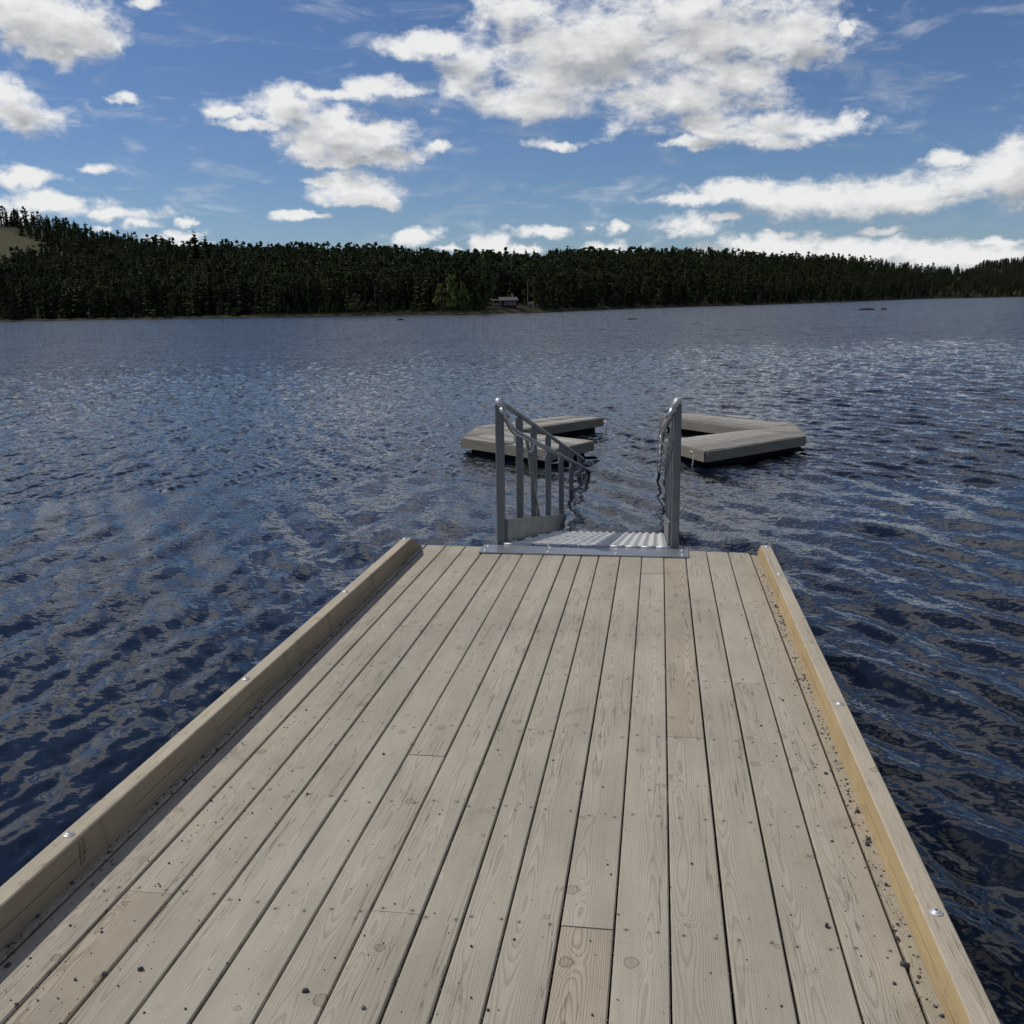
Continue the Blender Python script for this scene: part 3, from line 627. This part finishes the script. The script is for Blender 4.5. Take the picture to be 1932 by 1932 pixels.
# ------------------------------------------------------------------ cottage, outhouse, rowing boat across the lake
M['falu'] = plain('falun_red_boards', (0.06, 0.02, 0.016), 0.85, 0.25, 2.0); M['white'] = plain('white_trim', (0.30, 0.30, 0.30), 0.6, 0.1)
M['roof'] = plain('grey_roof_felt', (0.07, 0.067, 0.07), 0.8, 0.25, 2.0); M['glass'] = plain('dark_window_glass', (0.02, 0.025, 0.03), 0.1, 0.1, 1.0, 0.5); M['brick'] = plain('pale_chimney', (0.22, 0.21, 0.20), 0.85, 0.2)
def build_cottage():
    a = at_px(1009); r = float(shore_r(np.array(a))) + 11; z = 1.0
    root = empty('cottage', Matrix.Translation((r*math.sin(a), r*math.cos(a), z)) @ Matrix.Rotation(-a + .12, 4, 'Z'))
    tag(root, 'low dark red cottage with white trim and pale roof on the far shore', 'cottage')
    b = MB(); b.box((-.9, 0, 0), (3.1, 4, 2.1)); b.add([(-.9, 0, 2.1), (3.1, 0, 2.1), (3.1, 4, 2.1), (-.9, 4, 2.1), (-.9, 2, 2.75), (3.1, 2, 2.75)], [(0, 4, 3), (1, 2, 5)]); b.build('wall', M['falu'], root)
    b = MB(); b.add([(-1.3, -.45, 1.98), (3.5, -.45, 1.98), (3.5, 2, 2.82), (-1.3, 2, 2.82), (3.5, 4.4, 1.98), (-1.3, 4.4, 1.98), (-1.3, -.45, 2.10), (3.5, -.45, 2.10), (3.5, 2, 2.95), (-1.3, 2, 2.95), (3.5, 4.4, 2.1), (-1.3, 4.4, 2.1)],
          [(6, 7, 8, 9), (9, 8, 10, 11), (0, 3, 2, 1), (3, 5, 4, 2), (0, 1, 7, 6), (5, 11, 10, 4), (0, 6, 9, 3), (3, 9, 11, 5), (1, 2, 8, 7), (2, 4, 10, 8)]); ro = b.build('roof', M['roof'], root)
    b = MB(); b.box((2.2, 2.2, 2.5), (2.6, 2.7, 3.75)); b.box((2.14, 2.14, 3.75), (2.66, 2.76, 3.86)); b.build('chimney', M['brick'], ro)
    for x in (.0, 1.05, 2.1):
        b = MB(); b.box((x, -.06, .95), (x+.78, -.003, 1.05)); b.box((x, -.06, 1.75), (x+.78, -.003, 1.85)); b.box((x, -.06, 1.05), (x+.1, -.003, 1.75)); b.box((x+.68, -.06, 1.05), (x+.78, -.003, 1.75)); b.box((x+.35, -.06, 1.05), (x+.43, -.003, 1.75)); w = b.build('window', M['white'], root)
        b = MB(); b.box((x+.1, -.03, 1.05), (x+.68, -.004, 1.75)); b.build('pane', M['glass'], w)
    b = MB(); b.box((-3.0, -.6, .0), (-.95, 3.2, .32)); b.build('veranda_floor', M['beam'], root)
    b = MB(); b.add([(-3.2, -.8, 2.0), (-1.31, -.8, 2.0), (-1.31, 3.2, 2.25), (-3.2, 3.2, 2.25), (-3.2, -.8, 2.14), (-1.31, -.8, 2.14), (-1.31, 3.2, 2.4), (-3.2, 3.2, 2.4)], [(0, 3, 2, 1), (4, 5, 6, 7), (0, 1, 5, 4), (1, 2, 6, 5), (2, 3, 7, 6), (3, 0, 4, 7)]); b.build('veranda_roof', M['roof'], root)
    for x in (-3.0, -1.15):
        b = MB(); b.box((x, -.58, .32), (x+.12, -.46, 2.02)); b.build('veranda_post', M['white'], root)
    b = MB(); b.box((-2.88, -.56, 1.05), (-1.15, -.5, 1.13)); b.box((-2.88, -.56, .6), (-1.15, -.5, .66)); b.build('railing', M['white'], root)
    b = MB(); 
    for i in range(4): b.box((-.7 + .0*i, -.35-.3*i, -.9), (.1, -.06-.3*i, -.05-.2*i))
    b.build('steps', M['beam'], root)
    a = at_px(1061); r = float(shore_r(np.array(a))) + 7
    root = empty('outhouse', Matrix.Translation((r*math.sin(a), r*math.cos(a), .7)) @ Matrix.Rotation(-a-.3, 4, 'Z')); tag(root, 'tiny pale grey shed right of the red cottage', 'shed')
    b = MB(); b.box((-.55, 0, 0), (.55, 1.1, 1.45)); b.build('wall', M['brick'], root)
    b = MB(); b.add([(-.7, -.15, 1.45), (.7, -.15, 1.45), (.7, 1.25, 1.75), (-.7, 1.25, 1.75), (-.7, -.15, 1.55), (.7, -.15, 1.55), (.7, 1.25, 1.85), (-.7, 1.25, 1.85)], [(0, 3, 2, 1), (4, 5, 6, 7), (0, 1, 5, 4), (1, 2, 6, 5), (2, 3, 7, 6), (3, 0, 4, 7)]); b.build('roof', M['roof'], root)
    b = MB(); b.box((-.3, -.05, .05), (.25, -.003, 1.25)); b.build('door', M['falu'], root)
    # white rowing boat pulled half ashore
    p = ground(1077, 622.5); root = empty('rowing_boat', Matrix.Translation((p.x, p.y, .12)) @ Matrix.Rotation(.35, 4, 'Z')); tag(root, 'small white rowing boat pulled up on the bank below the shed', 'boat')
    b = MB(); ns = 9; vs = []; 
    for i in range(ns):
        t = i/(ns-1); x = -1.7 + 3.4*t; w = .62*math.sin(math.pi*min(1, .22+.78*(1-t)))**.6*(1 if t < .98 else .15); k = .12 + .12*t*t
        vs += [(x, -w, .48+k), (x, -w*.75, .12), (x, 0, 0), (x, w*.75, .12), (x, w, .48+k)]
    b.add(vs, [(i*5+j, (i+1)*5+j, (i+1)*5+j+1, i*5+j+1) for i in range(ns-1) for j in range(4)] + [(4, 3, 2, 1, 0)], 0, True); b.build('hull', M['white'], root)
    for x in (-.9, .3):
        b = MB(); b.box((x, -.5, .38), (x+.22, .5, .42)); b.build('thwart', M['grey_side'], root)
build_cottage()

# ------------------------------------------------------------------ boulders in the lake
def boulder(px, py, w, h, seed, lab, d=None):
    p = ground(px, py); g2 = np.random.default_rng(seed); ns, nr = 20, 9; vs = []; ph = g2.uniform(0, 6, 8)
    for i in range(nr):
        e = (i/(nr-1))*math.pi*.62
        for k in range(ns):
            a = 2*math.pi*k/ns; q = 1 + .16*math.sin(2*a+ph[0]) + .10*math.sin(3*a+ph[1]+e) + .07*math.sin(5*a+ph[2]+2*e)
            vs.append((w/2*math.sin(e)*q*math.cos(a), (d or w*.6)/2*math.sin(e)*q*math.sin(a), h*(math.cos(e)*(1+.15*math.sin(2*a+ph[3])*math.sin(e))) + .06*h*math.sin(4*a+ph[4])*math.sin(e)))
    fs = [(i*ns+k, (i+1)*ns+k, (i+1)*ns+(k+1) % ns, i*ns+(k+1) % ns) for i in range(nr-1) for k in range(ns)]
    b = MB(); b.add(vs, fs, 0, True); o = b.build('boulder', M['rock']); o.location = (p.x, p.y, 0); return tag(o, lab, 'rock')
boulder(800, 640.5, 1.15, .36, 1, 'small dark domed rock alone in the lake left of centre')
boulder(1264, 638.8, 1.3, .17, 2, 'low flat dark rock just breaking the lake surface right of centre')
boulder(1732, 620, 3.0, .42, 3, 'wide reddish brown rock, larger of the pair at right')
boulder(1768, 619.2, 1.3, .36, 4, 'small reddish brown rock, right beside the wide one')

# ------------------------------------------------------------------ swimming floats
def build_float(fr, bk, lab, side):
    """two planked arms that meet in a blunt point; fr, bk: top outlines of the front and back arm (outer tip, outer end, inner end, inner knee)"""
    root = empty('swimming_float', Matrix.Translation((fr[0][0], fr[0][1], 0))); tag(root, lab, 'float', 'timber swimming floats off the jetty'); o0 = Vector((fr[0][0], fr[0][1], 0))
    del root['group']
    for nm, arm in (('front', fr), ('back', bk)):
        P = [Vector(p) for p in arm]; A, B, Cc, Dd = P                # outer edge A-B, inner edge D-C
        u = (B - A); L = u.length; u = u.normalized(); ang = math.atan2(u.y, u.x); w = Vector((-u.y, u.x))
        if (Dd - A).dot(w) < 0: w = -w
        wid = min((Cc - B).dot(w), 1.25)
        # planks across the arm as one decking part; each plank a thin board with a gap
        deck = MB(); n = int(L/.145)
        for i in range(n):
            f0 = i/n; f1 = (i+1)/n - .006/L*1.0
            a0, a1 = A.lerp(B, f0), A.lerp(B, f1); d0, d1 = Dd.lerp(Cc, f0), Dd.lerp(Cc, f1)
            z = .26 + random.uniform(-.004, .004); i0, i1 = a0.lerp(d0, .012), a1.lerp(d1, .012)
            deck.slab([(i0.x, i0.y), (i1.x, i1.y), (d1.x, d1.y), (d0.x, d0.y)] if (a1-a0).cross(d0-a0) > 0 else [(d0.x, d0.y), (d1.x, d1.y), (i1.x, i1.y), (i0.x, i0.y)], z-.028, z, 0)
        o = deck.build('decking', M['grey_deck'], root, origin=o0); me = o.data
        # local frame so that the grain runs along each plank
        rot = Matrix.Rotation(-(ang + math.pi/2), 4, 'Z'); me.transform(rot); o.rotation_euler.z = ang + math.pi/2; o.location = (0, 0, 0)
        for (p0, p1, tag_) in ((A, B, 1), (B, Cc, 1), (Cc, Dd, 1)):
            d = (p1-p0); l = d.length; d = d.normalized(); nn = Vector((d.y, -d.x)); cen = (A+B+Cc+Dd)/4
            if (p0-cen).dot(nn) < 0: nn = -nn
            b = MB(); b.prism([(0, .095), (.034, .095), (.034, .252), (0, .252)], 0, l)
            f = b.build('fascia_board', M['grey_side'], root); f.rotation_euler.z = math.atan2(d.y, d.x) - math.pi/2
            side_ok = Vector((math.cos(f.rotation_euler.z), math.sin(f.rotation_euler.z))).dot(nn) > 0
            off = p0 - Vector((o0.x, o0.y)) + (nn*.002 if side_ok else nn*.036); f.location = (off.x, off.y, 0)
        cen = (A+B+Cc+Dd)/4; q = [cen.lerp(p, .88) for p in P]
        area = sum(q[i].cross(q[(i+1) % 4]) for i in range(4)); q = q if area > 0 else q[::-1]
        b = MB(); b.slab([(p.x, p.y) for p in q], -.25, .225); b.build('buoyancy_tank', M['rubber'], root, origin=o0, loc=(0, 0, 0))
    A, A2 = Vector(fr[0]), Vector(bk[0]); d = (A2-A); l = d.length; d = d.normalized(); nn = Vector((-1, 0)) if side == 'L' else Vector((1, 0))
    b = MB(); b.prism([(0, .095), (.034, .095), (.034, .253), (0, .253)], 0, l); f = b.build('fascia_board', M['grey_side'], root); f.rotation_euler.z = math.atan2(d.y, d.x) - math.pi/2
    off = A - Vector((o0.x, o0.y)) + (Vector((-.036, 0)) if side == 'L' else Vector((.002, 0))); f.location = (off.x, off.y, 0)
    # blunt tip filled with short boards
    K = Vector(fr[3]); cap = MB(); n = 9
    for i in range(n):
        f0, f1 = i/n, (i+1)/n - .02; a0, a1 = A.lerp(A2, f0), A.lerp(A2, f1); cap_p = [a0, a1, a1.lerp(K, .985), a0.lerp(K, .985)]
        ar = sum(cap_p[j].cross(cap_p[(j+1) % 4]) for j in range(4)); cap_p = cap_p if ar > 0 else cap_p[::-1]; cap.slab([(p.x, p.y) for p in cap_p], .228, .2585)
    o = cap.build('tip_boards', M['grey_deck'], root, origin=o0, loc=(0, 0, 0)); rot = Matrix.Rotation(math.pi/2, 4, 'Z'); o.data.transform(rot); o.rotation_euler.z = -math.pi/2
    return root, o0
KL, KR = (-2.406, 15.55), (1.55, 15.85); FS = 1.072
def far_(P): return [(x*FS, y*FS) for x, y in P]
fl, oL = build_float(far_([(-3.02, 14.70), (-1.54, 13.49), (-.98, 14.50), KL]), far_([(-3.06, 16.15), (-1.71, 17.76), (-1.0, 17.45), KL]), 'left of two V shaped grey timber floats, pointing left', 'L')
frr, oR = build_float(far_([(2.235, 15.16), (.677, 13.50), (.094, 14.60), KR]), far_([(2.27, 16.70), (.515, 18.19), (.051, 17.57), KR]), 'right of two V shaped grey timber floats, with white plate', 'R')
b = MB(); b.slab(far_([(1.20, 17.66), (1.60, 17.32), (1.72, 17.42), (1.31, 17.77)]), .266, .276); b.build('white_plate', M['white'], frr, origin=oR, loc=(0, 0, 0))
for root, o0, pt in ((fl, oL, (-1.035, 18.57)), (frr, oR, (.50, 14.80))):
    b = MB(); b.tube(bend([(0, 0, .20), (.06, -.06, .20), (.05, -.07, .05), (.02, -.05, -.1)], .04), .012, 8); b.build('mooring_hook', M['zinc'], root, loc=(pt[0]-o0.x, pt[1]-o0.y, 0))

# ------------------------------------------------------------------ the jetty
jetty = empty('jetty', DECK); tag(jetty, 'broad wooden jetty of long grey planks with timber edge curbs', 'jetty')
END = 6.735; Y0 = -2.2
XB = [0.0]
for i in range(16): XB.append(XB[-1] + (0.121 if i in (7, 8) else 0.15))
XL, XR = -0.033, 2.387                                               # inner faces of the curbs
JOINT = {1: [2.35], 2: [4.86], 3: [2.975], 5: [3.33], 6: [2.35], 10: [2.352], 11: [6.10], 12: [3.617], 13: [5.53], 14: [4.235]}
def board(x0, x1, y0, y1, mat, dz=0.0):
    w = (x1-x0)/2; c = .0035; b = MB(); h = .034
    b.prism([(-w, -h), (w, -h), (w, -c), (w-c, 0), (-w+c, 0), (-w, -c)], y0, y1)
    o = b.build('deck_board', mat, jetty, loc=((x0+x1)/2, 0, dz)); return o
rb = random.Random(5)
for i in range(-1, 17):
    if i == -1: x0, x1 = -.145, -.0055
    elif i == 16: x0, x1 = XB[16] + .0055, XB[16] + .15
    else: gp = rb.uniform(.0026, .0050); x0, x1 = XB[i] + gp, XB[i+1] - gp + .001
    cuts = [Y0] + JOINT.get(i, [rb.uniform(.2, 1.3)]) + [END + rb.uniform(-.003, .003)]
    for k, (ya, yb) in enumerate(zip(cuts, cuts[1:])):
        mt = M['tan_deck'] if (i == 1 and k == 0) or i == 16 or (i == 12 and k == 1) or (i == 10 and k == 0) else M['deck']
        board(x0, x1, ya + (.0012 if k else 0), yb - (.0012 if k == 0 else 0), mt, rb.uniform(-.0012, .0012))
def curb(x_in, side, y0, y1, mats, bevel_end):
    """square timber edge beam; the far end is cut back at the top"""
    w, h, c = .064, .122, .004; s = side
    prof = [(0, .003), (0, h-c), (s*c, h), (s*(w-c), h), (s*w, h-c), (s*w, .003)]; mis = [1, 0, 0, 0, 0, 0]
    if s > 0: prof = prof[::-1]; mis = [0, 0, 0, 0, 1, 0]
    b = MB(); b.prism(prof, y0, y1, 0, mis, shear=(lambda x, z: -.28*(z/h)) if bevel_end else None)
    return b.build('edge_curb', mats, jetty, loc=(x_in, 0, 0))
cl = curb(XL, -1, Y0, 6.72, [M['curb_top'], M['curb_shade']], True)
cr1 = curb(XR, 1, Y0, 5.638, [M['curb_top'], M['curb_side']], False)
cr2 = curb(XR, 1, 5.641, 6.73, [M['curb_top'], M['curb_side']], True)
def washer_bolt(parent, x, y, z):
    b = MB(); b.lathe([(.0165, 0), (.0165, .0022), (.0155, .003), (.012, .0036), (.0105, .006), (.008, .0082), (.0042, .009)], (0, 0, 0), 24, 0)
    b.lathe([(.0040, .0088), (.0038, .0094)], (0, 0, 0), 6, 1, False)
    return b.build('washer_bolt', [M['zinc'], M['hole']], parent, loc=(x, y, z))
for y in (-.2, 1.12, 2.423, 3.71, 5.068, 6.40): washer_bolt(cl, -.034, y, .122)
for y in (-.3, 1.0, 2.358, 3.733): washer_bolt(cr1, .034, y, .122)
for y in (5.70, 6.41): washer_bolt(cr2, .034, y, .122)
# rubber stamped grading marks on the left curb, two upright rows of tiny smudged glyphs
b = MB(); rs = random.Random(2)
for row in range(2):
    z = .104
    while z > .030:
        hh = rs.uniform(.004, .008)
        for q in range(rs.choice((1, 2, 2))):
            yy = 2.414 + row*.020 + rs.uniform(0, .009); b.box((-.0002, yy, z-hh*.45), (.0006, yy + rs.uniform(.003, .009), z-hh*.45+.0022))
        b.box((-.0002, 2.414 + row*.020, z-hh), (.0006, 2.414 + row*.020 + .003, z)); z -= hh + .0028
b.build('grading_stamp', M['ink'], cl)
# carrying beams, joists and piles under the planks
for k, y in enumerate(np.arange(2.35 - 7*.627, 6.7, .627)):
    b = MB(); b.box((-.14, y-.024, -.185), (2.44, y+.024, -.0365)); b.build('joist', M['beam'], jetty)
for x in (-.05, 1.18, 2.38):
    b = MB(); b.box((x-.05, Y0, -.40), (x+.05, 6.68, -.187)); b.build('carrying_beam', M['beam'], jetty)
b = MB(); b.box((-.145, 6.684, -.20), (.42, 6.722, -.0365)); b.box((1.95, 6.684, -.20), (2.44, 6.722, -.0365)); b.build('end_board', M['beam'], jetty)
for x in (.0, 2.34):
    for y in (.6, 3.4, 6.2):
        b = MB(); b.tube([(x, y, -2.2), (x, y, -.40)], .085, 14); b.build('pile', M['beam'], jetty)

# ------------------------------------------------------------------ the aluminium bathing ramp
HINGE = Vector((1.18, 6.76, 0.0))
ramp_o = empty('bathing_ramp', DECK @ Matrix.Translation(HINGE)); tag(ramp_o, 'aluminium access ramp with railings leading from the jetty down into the lake', 'ramp')
def rp(b, name, mat, parent=None): return b.build(name, mat, parent or ramp_o, origin=HINGE, loc=(0, 0, 0))
SL = -0.197
def fz(y): return 0.018 + SL*(y - 6.76)
# ribbed floor: long profiles with a rounded crown
b = MB(); x0, x1 = .605, 1.772; n = 240; pts = []
for i in range(n+1):
    x = x0 + (x1-x0)*i/n; pts.append((x, .0085*math.cos(2*math.pi*(x-x0)/.0729 + math.pi) + .0012*math.sin(x*61)))
ys = [6.775, 8.2, 9.6, 11, 12.6, 14.4]
vs = [(x, y, fz(y) + h) for y in ys for x, h in pts]; m_ = n+1
b.add(vs, [(j*m_+i, j*m_+i+1, (j+1)*m_+i+1, (j+1)*m_+i) for j in range(len(ys)-1) for i in range(n)], 0, True)
b.add([(x0, 6.775, fz(6.775)-.02), (x1, 6.775, fz(6.775)-.02), (x1, 14.4, fz(14.4)-.02), (x0, 14.4, fz(14.4)-.02)], [(3, 2, 1, 0)]); rp(b, 'ramp_floor', M['plate'])
# hinge sheet lying on the planks, with its knuckles and bolts
b = MB(); b.prism([(.435, .0045), (1.912, .0045), (1.912, .0115), (.435, .0115)], 6.52, 6.752); hs = rp(b, 'hinge_sheet', M['strip'])
for x in (.475, .93, 1.41, 1.872):
    for y in (6.565, 6.70):
        b = MB(); b.lathe([(.013, 0), (.013, .0015), (.010, .005), (.005, .0065)], (x, y, .0115), 14); rp(b, 'hinge_bolt', M['zinc'], hs)
b = MB(); kn = 11
for i in range(kn):
    xa = .58 + (1.80-.58)*i/kn; b.tube([(xa, 6.764, .014), (xa + 1.22/kn - .012, 6.764, .014)], .011, 10)
rp(b, 'hinge_knuckles', M['zinc'], hs)
# kick boards
for x, sgn in ((.588, 1), (1.772, -1)):
    b = MB(); xa, xb = x, x + .018
    for ya, yb in ((6.80, 12.0),):
        v = [(xa, ya, fz(ya)+.012), (xb, ya, fz(ya)+.012), (xb, yb, fz(yb)+.012), (xa, yb, fz(yb)+.012), (xa, ya, fz(ya)+.185), (xb, ya, fz(ya)+.185), (xb, yb, fz(yb)+.185), (xa, yb, fz(yb)+.185)]
        b.add(v, [(0, 3, 2, 1), (4, 5, 6, 7), (0, 1, 5, 4), (1, 2, 6, 5), (2, 3, 7, 6), (3, 0, 4, 7)])
    rp(b, 'kick_board', M['kick'])
YP = [6.80, 7.79, 8.70, 9.865, 11.22, 12.55, 13.86]
def rail_z(y): return 1.05 - .199*(y - 6.80)
for side, xp, sgn in (('left', .555, 1), ('right', 1.820, -1)):
    for i, y in enumerate(YP):
        b = MB(); hw = .029; top = rail_z(y) - .012; c = .006
        poly = [(xp-hw+c, y-hw), (xp+hw-c, y-hw), (xp+hw, y-hw+c), (xp+hw, y+hw-c), (xp+hw-c, y+hw), (xp-hw+c, y+hw), (xp-hw, y+hw-c), (xp-hw, y-hw+c)]
        b.slab(poly, fz(y) - (.06 if i == 0 else .12), top); 
        # two thin ribs of the extrusion on the viewer's face
        for dx in (-.012, .012): b.box((xp+dx-.0015, y-hw-.0015, fz(y)), (xp+dx+.0015, y-hw+.001, top-.02))
        rp(b, 'post', M['post'])
    xi = xp + sgn*.112
    # top rail over the posts bends round at the first post and returns lower as the hand rail
    top = [(xp, 14.5, rail_z(14.5)), (xp, 6.86, rail_z(6.86)+.012), (xp, 6.76, rail_z(6.76)+.02)]
    zi = lambda y: .80 - .1965*(y - 7.0)
    path = bend([(xp, 14.6, rail_z(14.6)), (xp, 6.745, rail_z(6.745)+.012), (xi + sgn*-.008, 6.735, zi(6.735)+.005), (xi, 14.3, zi(14.3))], .07, 8)
    b = MB(); b.tube(path, .0215, 16); rl = rp(b, 'handrail', M['rail'])
    pa, pb = Vector((xp, 6.745, rail_z(6.745)+.012)), Vector((xi - sgn*.008, 6.735, zi(6.735)+.005))
    b = MB(); q1, q2 = pa.lerp(pb, .24), pa.lerp(pb, .62); b.tube([q1, q1.lerp(q2, .5), q2], .0248, 16)
    rp(b, 'sleeve', M['rail'], rl)
    b = MB(); b.tube(bend([(xp, 6.90, rail_z(6.90)), (xp, 6.745, rail_z(6.745)+.012), pa.lerp(pb, .22)], .07, 8), .0238, 16); rp(b, 'rail_bend', M['zinc'], rl)
    for y in YP[:-1]:
        zb = zi(y) - .085; b = MB(); b.tube(bend([(xp + sgn*.028, y, zb), (xi, y, zb), (xi, y, zi(y)-.015)], .035, 6), .0075, 8); rp(b, 'bracket', M['zinc'])
    # diagonal brace behind the second post
    if side == 'left':
        b = MB(); b.tube([(xp + .02, 8.05, rail_z(8.05)-.15), (xp + .03, 9.0, fz(9.0)+.02)], .017, 4); rp(b, 'brace', M['steel'])
    # twigs of drowned weed caught at the last dry post of the right side are modelled below
b = MB(); rt = random.Random(4)
for i in range(9):
    p0 = Vector((1.86 + rt.uniform(-.02, .04), 6.78 + rt.uniform(-.02, .05), .06 + rt.uniform(-.02, .05)))
    pts = [p0]; d = Vector((rt.uniform(-.3, .6), rt.uniform(-.3, .5), rt.uniform(-.5, .4))).normalized()
    for k in range(4): d = (d + Vector((rt.uniform(-.5, .5), rt.uniform(-.5, .5), rt.uniform(-.5, .3)))).normalized(); pts.append(pts[-1] + d*.035)
    b.tube(pts, [.003, .0026, .002, .0015, .001], 5)
o = b.build('weed_tangle', M['weed']); o.matrix_world = DECK; tag(o, 'tangle of dark weed caught beside the right railing post', 'weed')

# ------------------------------------------------------------------ grit and stones on the planks
def stone_np(seed, r):
    g2 = np.random.default_rng(seed); t = (1+5**.5)/2
    V = np.array([(-1,t,0),(1,t,0),(-1,-t,0),(1,-t,0),(0,-1,t),(0,1,t),(0,-1,-t),(0,1,-t),(t,0,-1),(t,0,1),(-t,0,-1),(-t,0,1)], float)/1.9
    F = np.array([(0,11,5),(0,5,1),(0,1,7),(0,7,10),(0,10,11),(1,5,9),(5,11,4),(11,10,2),(10,7,6),(7,1,8),(3,9,4),(3,4,2),(3,2,6),(3,6,8),(3,8,9),(4,9,5),(2,4,11),(6,2,10),(8,6,7),(9,8,1)])
    V = V*g2.uniform(.7, 1.25, (12, 1))*[1, g2.uniform(.6, 1), g2.uniform(.5, .8)]
    th = g2.uniform(0, 6.28); c, s = math.cos(th), math.sin(th); V = np.stack([V[:, 0]*c-V[:, 1]*s, V[:, 0]*s+V[:, 1]*c, V[:, 2]], -1)*r
    V[:, 2] -= V[:, 2].min() + .0004; return V, F
def build_grit():
    g2 = np.random.default_rng(77); Vs, Fs, Ms = [], [], []; nb = 0
    def put(x, y, r, z=0.0, pale=False):
        nonlocal nb
        V, F = stone_np(int(g2.integers(1e9)), r); Vs.append(V + [x, y, z]); Fs.append(F+nb); Ms.append(np.full(len(F), 1 if pale else 0)); nb += 12
    def size(): return float(np.clip(g2.lognormal(math.log(.0018), .55), .0008, .0062))
    for _ in range(700): put(XR - abs(g2.normal(0, .022)) - .004, g2.uniform(1.6, 6.3), size()*1.25, pale=g2.uniform() < .12)      # along the right curb
    for _ in range(420): put(XR - abs(g2.normal(0, .11)) - .02, g2.uniform(1.6, 5.6), size(), pale=g2.uniform() < .08)
    for _ in range(800): put(XL + abs(g2.normal(0, .018)) + .004, g2.uniform(1.6, 6.3)**1.0, size()*1.1, pale=g2.uniform() < .05)   # along the left curb
    for _ in range(420): put(XL + abs(g2.normal(0, .2)) + .02, 1.7 + abs(g2.normal(0, .9)), size(), pale=g2.uniform() < .05)
    for _ in range(700): put(g2.uniform(0, 2.36), 1.7 + abs(g2.normal(0, 1.7)), size()*.8, pale=g2.uniform() < .06)                 # scattered
    for k in range(1, 16):                                                                                                       # in the gaps
        for _ in range(90 if 4 < k < 12 else 40): put(XB[k] + g2.normal(0, .0014), 1.7 + abs(g2.normal(0, 1.6)), float(g2.uniform(.0015, .0033)), -.012 + g2.uniform(-.006, .006), g2.uniform() < .5)
    V = np.concatenate(Vs); F = np.concatenate(Fs); ok = V[:, 1].max()
    o = link('gravel', np_mesh('gravel', V, F, [M['stone'], M['stone_pale']], np.concatenate(Ms)), DECK); tag(o, 'dark grit scattered over the planks and gathered along the curbs', 'gravel', kind='stuff')
build_grit()
PEB = [(2.166, 2.439, .010, 'dark rounded pebble on the plank beside an oval knot, near the right curb'), (2.256, 2.89, .007, 'greenish pebble on the rightmost full plank'),
       (2.338, 2.303, .013, 'largest angular stone, lodged in the gap before the right curb'), (.028, 1.99, .009, 'pointed dark stone on the edge of the curb shadow, bottom left'),
       (.297, 1.994, .009, 'dark stone leaning against the lengthwise crack in the tan plank'), (.382, 2.025, .008, 'black stone at the edge of the plank right of the tan plank'),
       (.837, 2.004, .009, 'round black pebble at the bottom of the picture, on the split plank left of middle'), (.999, 1.965, .009, 'flat chip of stone near the bottom, just right of a long grain crack'),
       (2.373, 3.091, .011, 'stone in the small heap against the right curb, farthest of the heap'), (2.372, 2.916, .010, 'stone in the heap against the right curb, beside the tan face'),
       (2.361, 2.885, .011, 'stone in the heap against the right curb, nearest the viewer'), (2.361, 3.161, .008, 'small stone by itself against the tan curb face behind the heap'),
       (.659, 3.319, .006, 'tiny black pebble in the middle of the left half of the deck'), (1.442, 3.121, .0055, 'tiny black pebble next to the wide dark gap at mid deck')]
for i, (x, y, r, lab) in enumerate(PEB):
    V, F = stone_np(900+i, r); o = link('pebble', np_mesh('pebble', V, F, [M['stone_pale'] if 'greenish' in lab or 'flat chip' in lab else M['stone']])); o.matrix_world = DECK @ Matrix.Translation((x, y, 0)); tag(o, lab, 'stone')
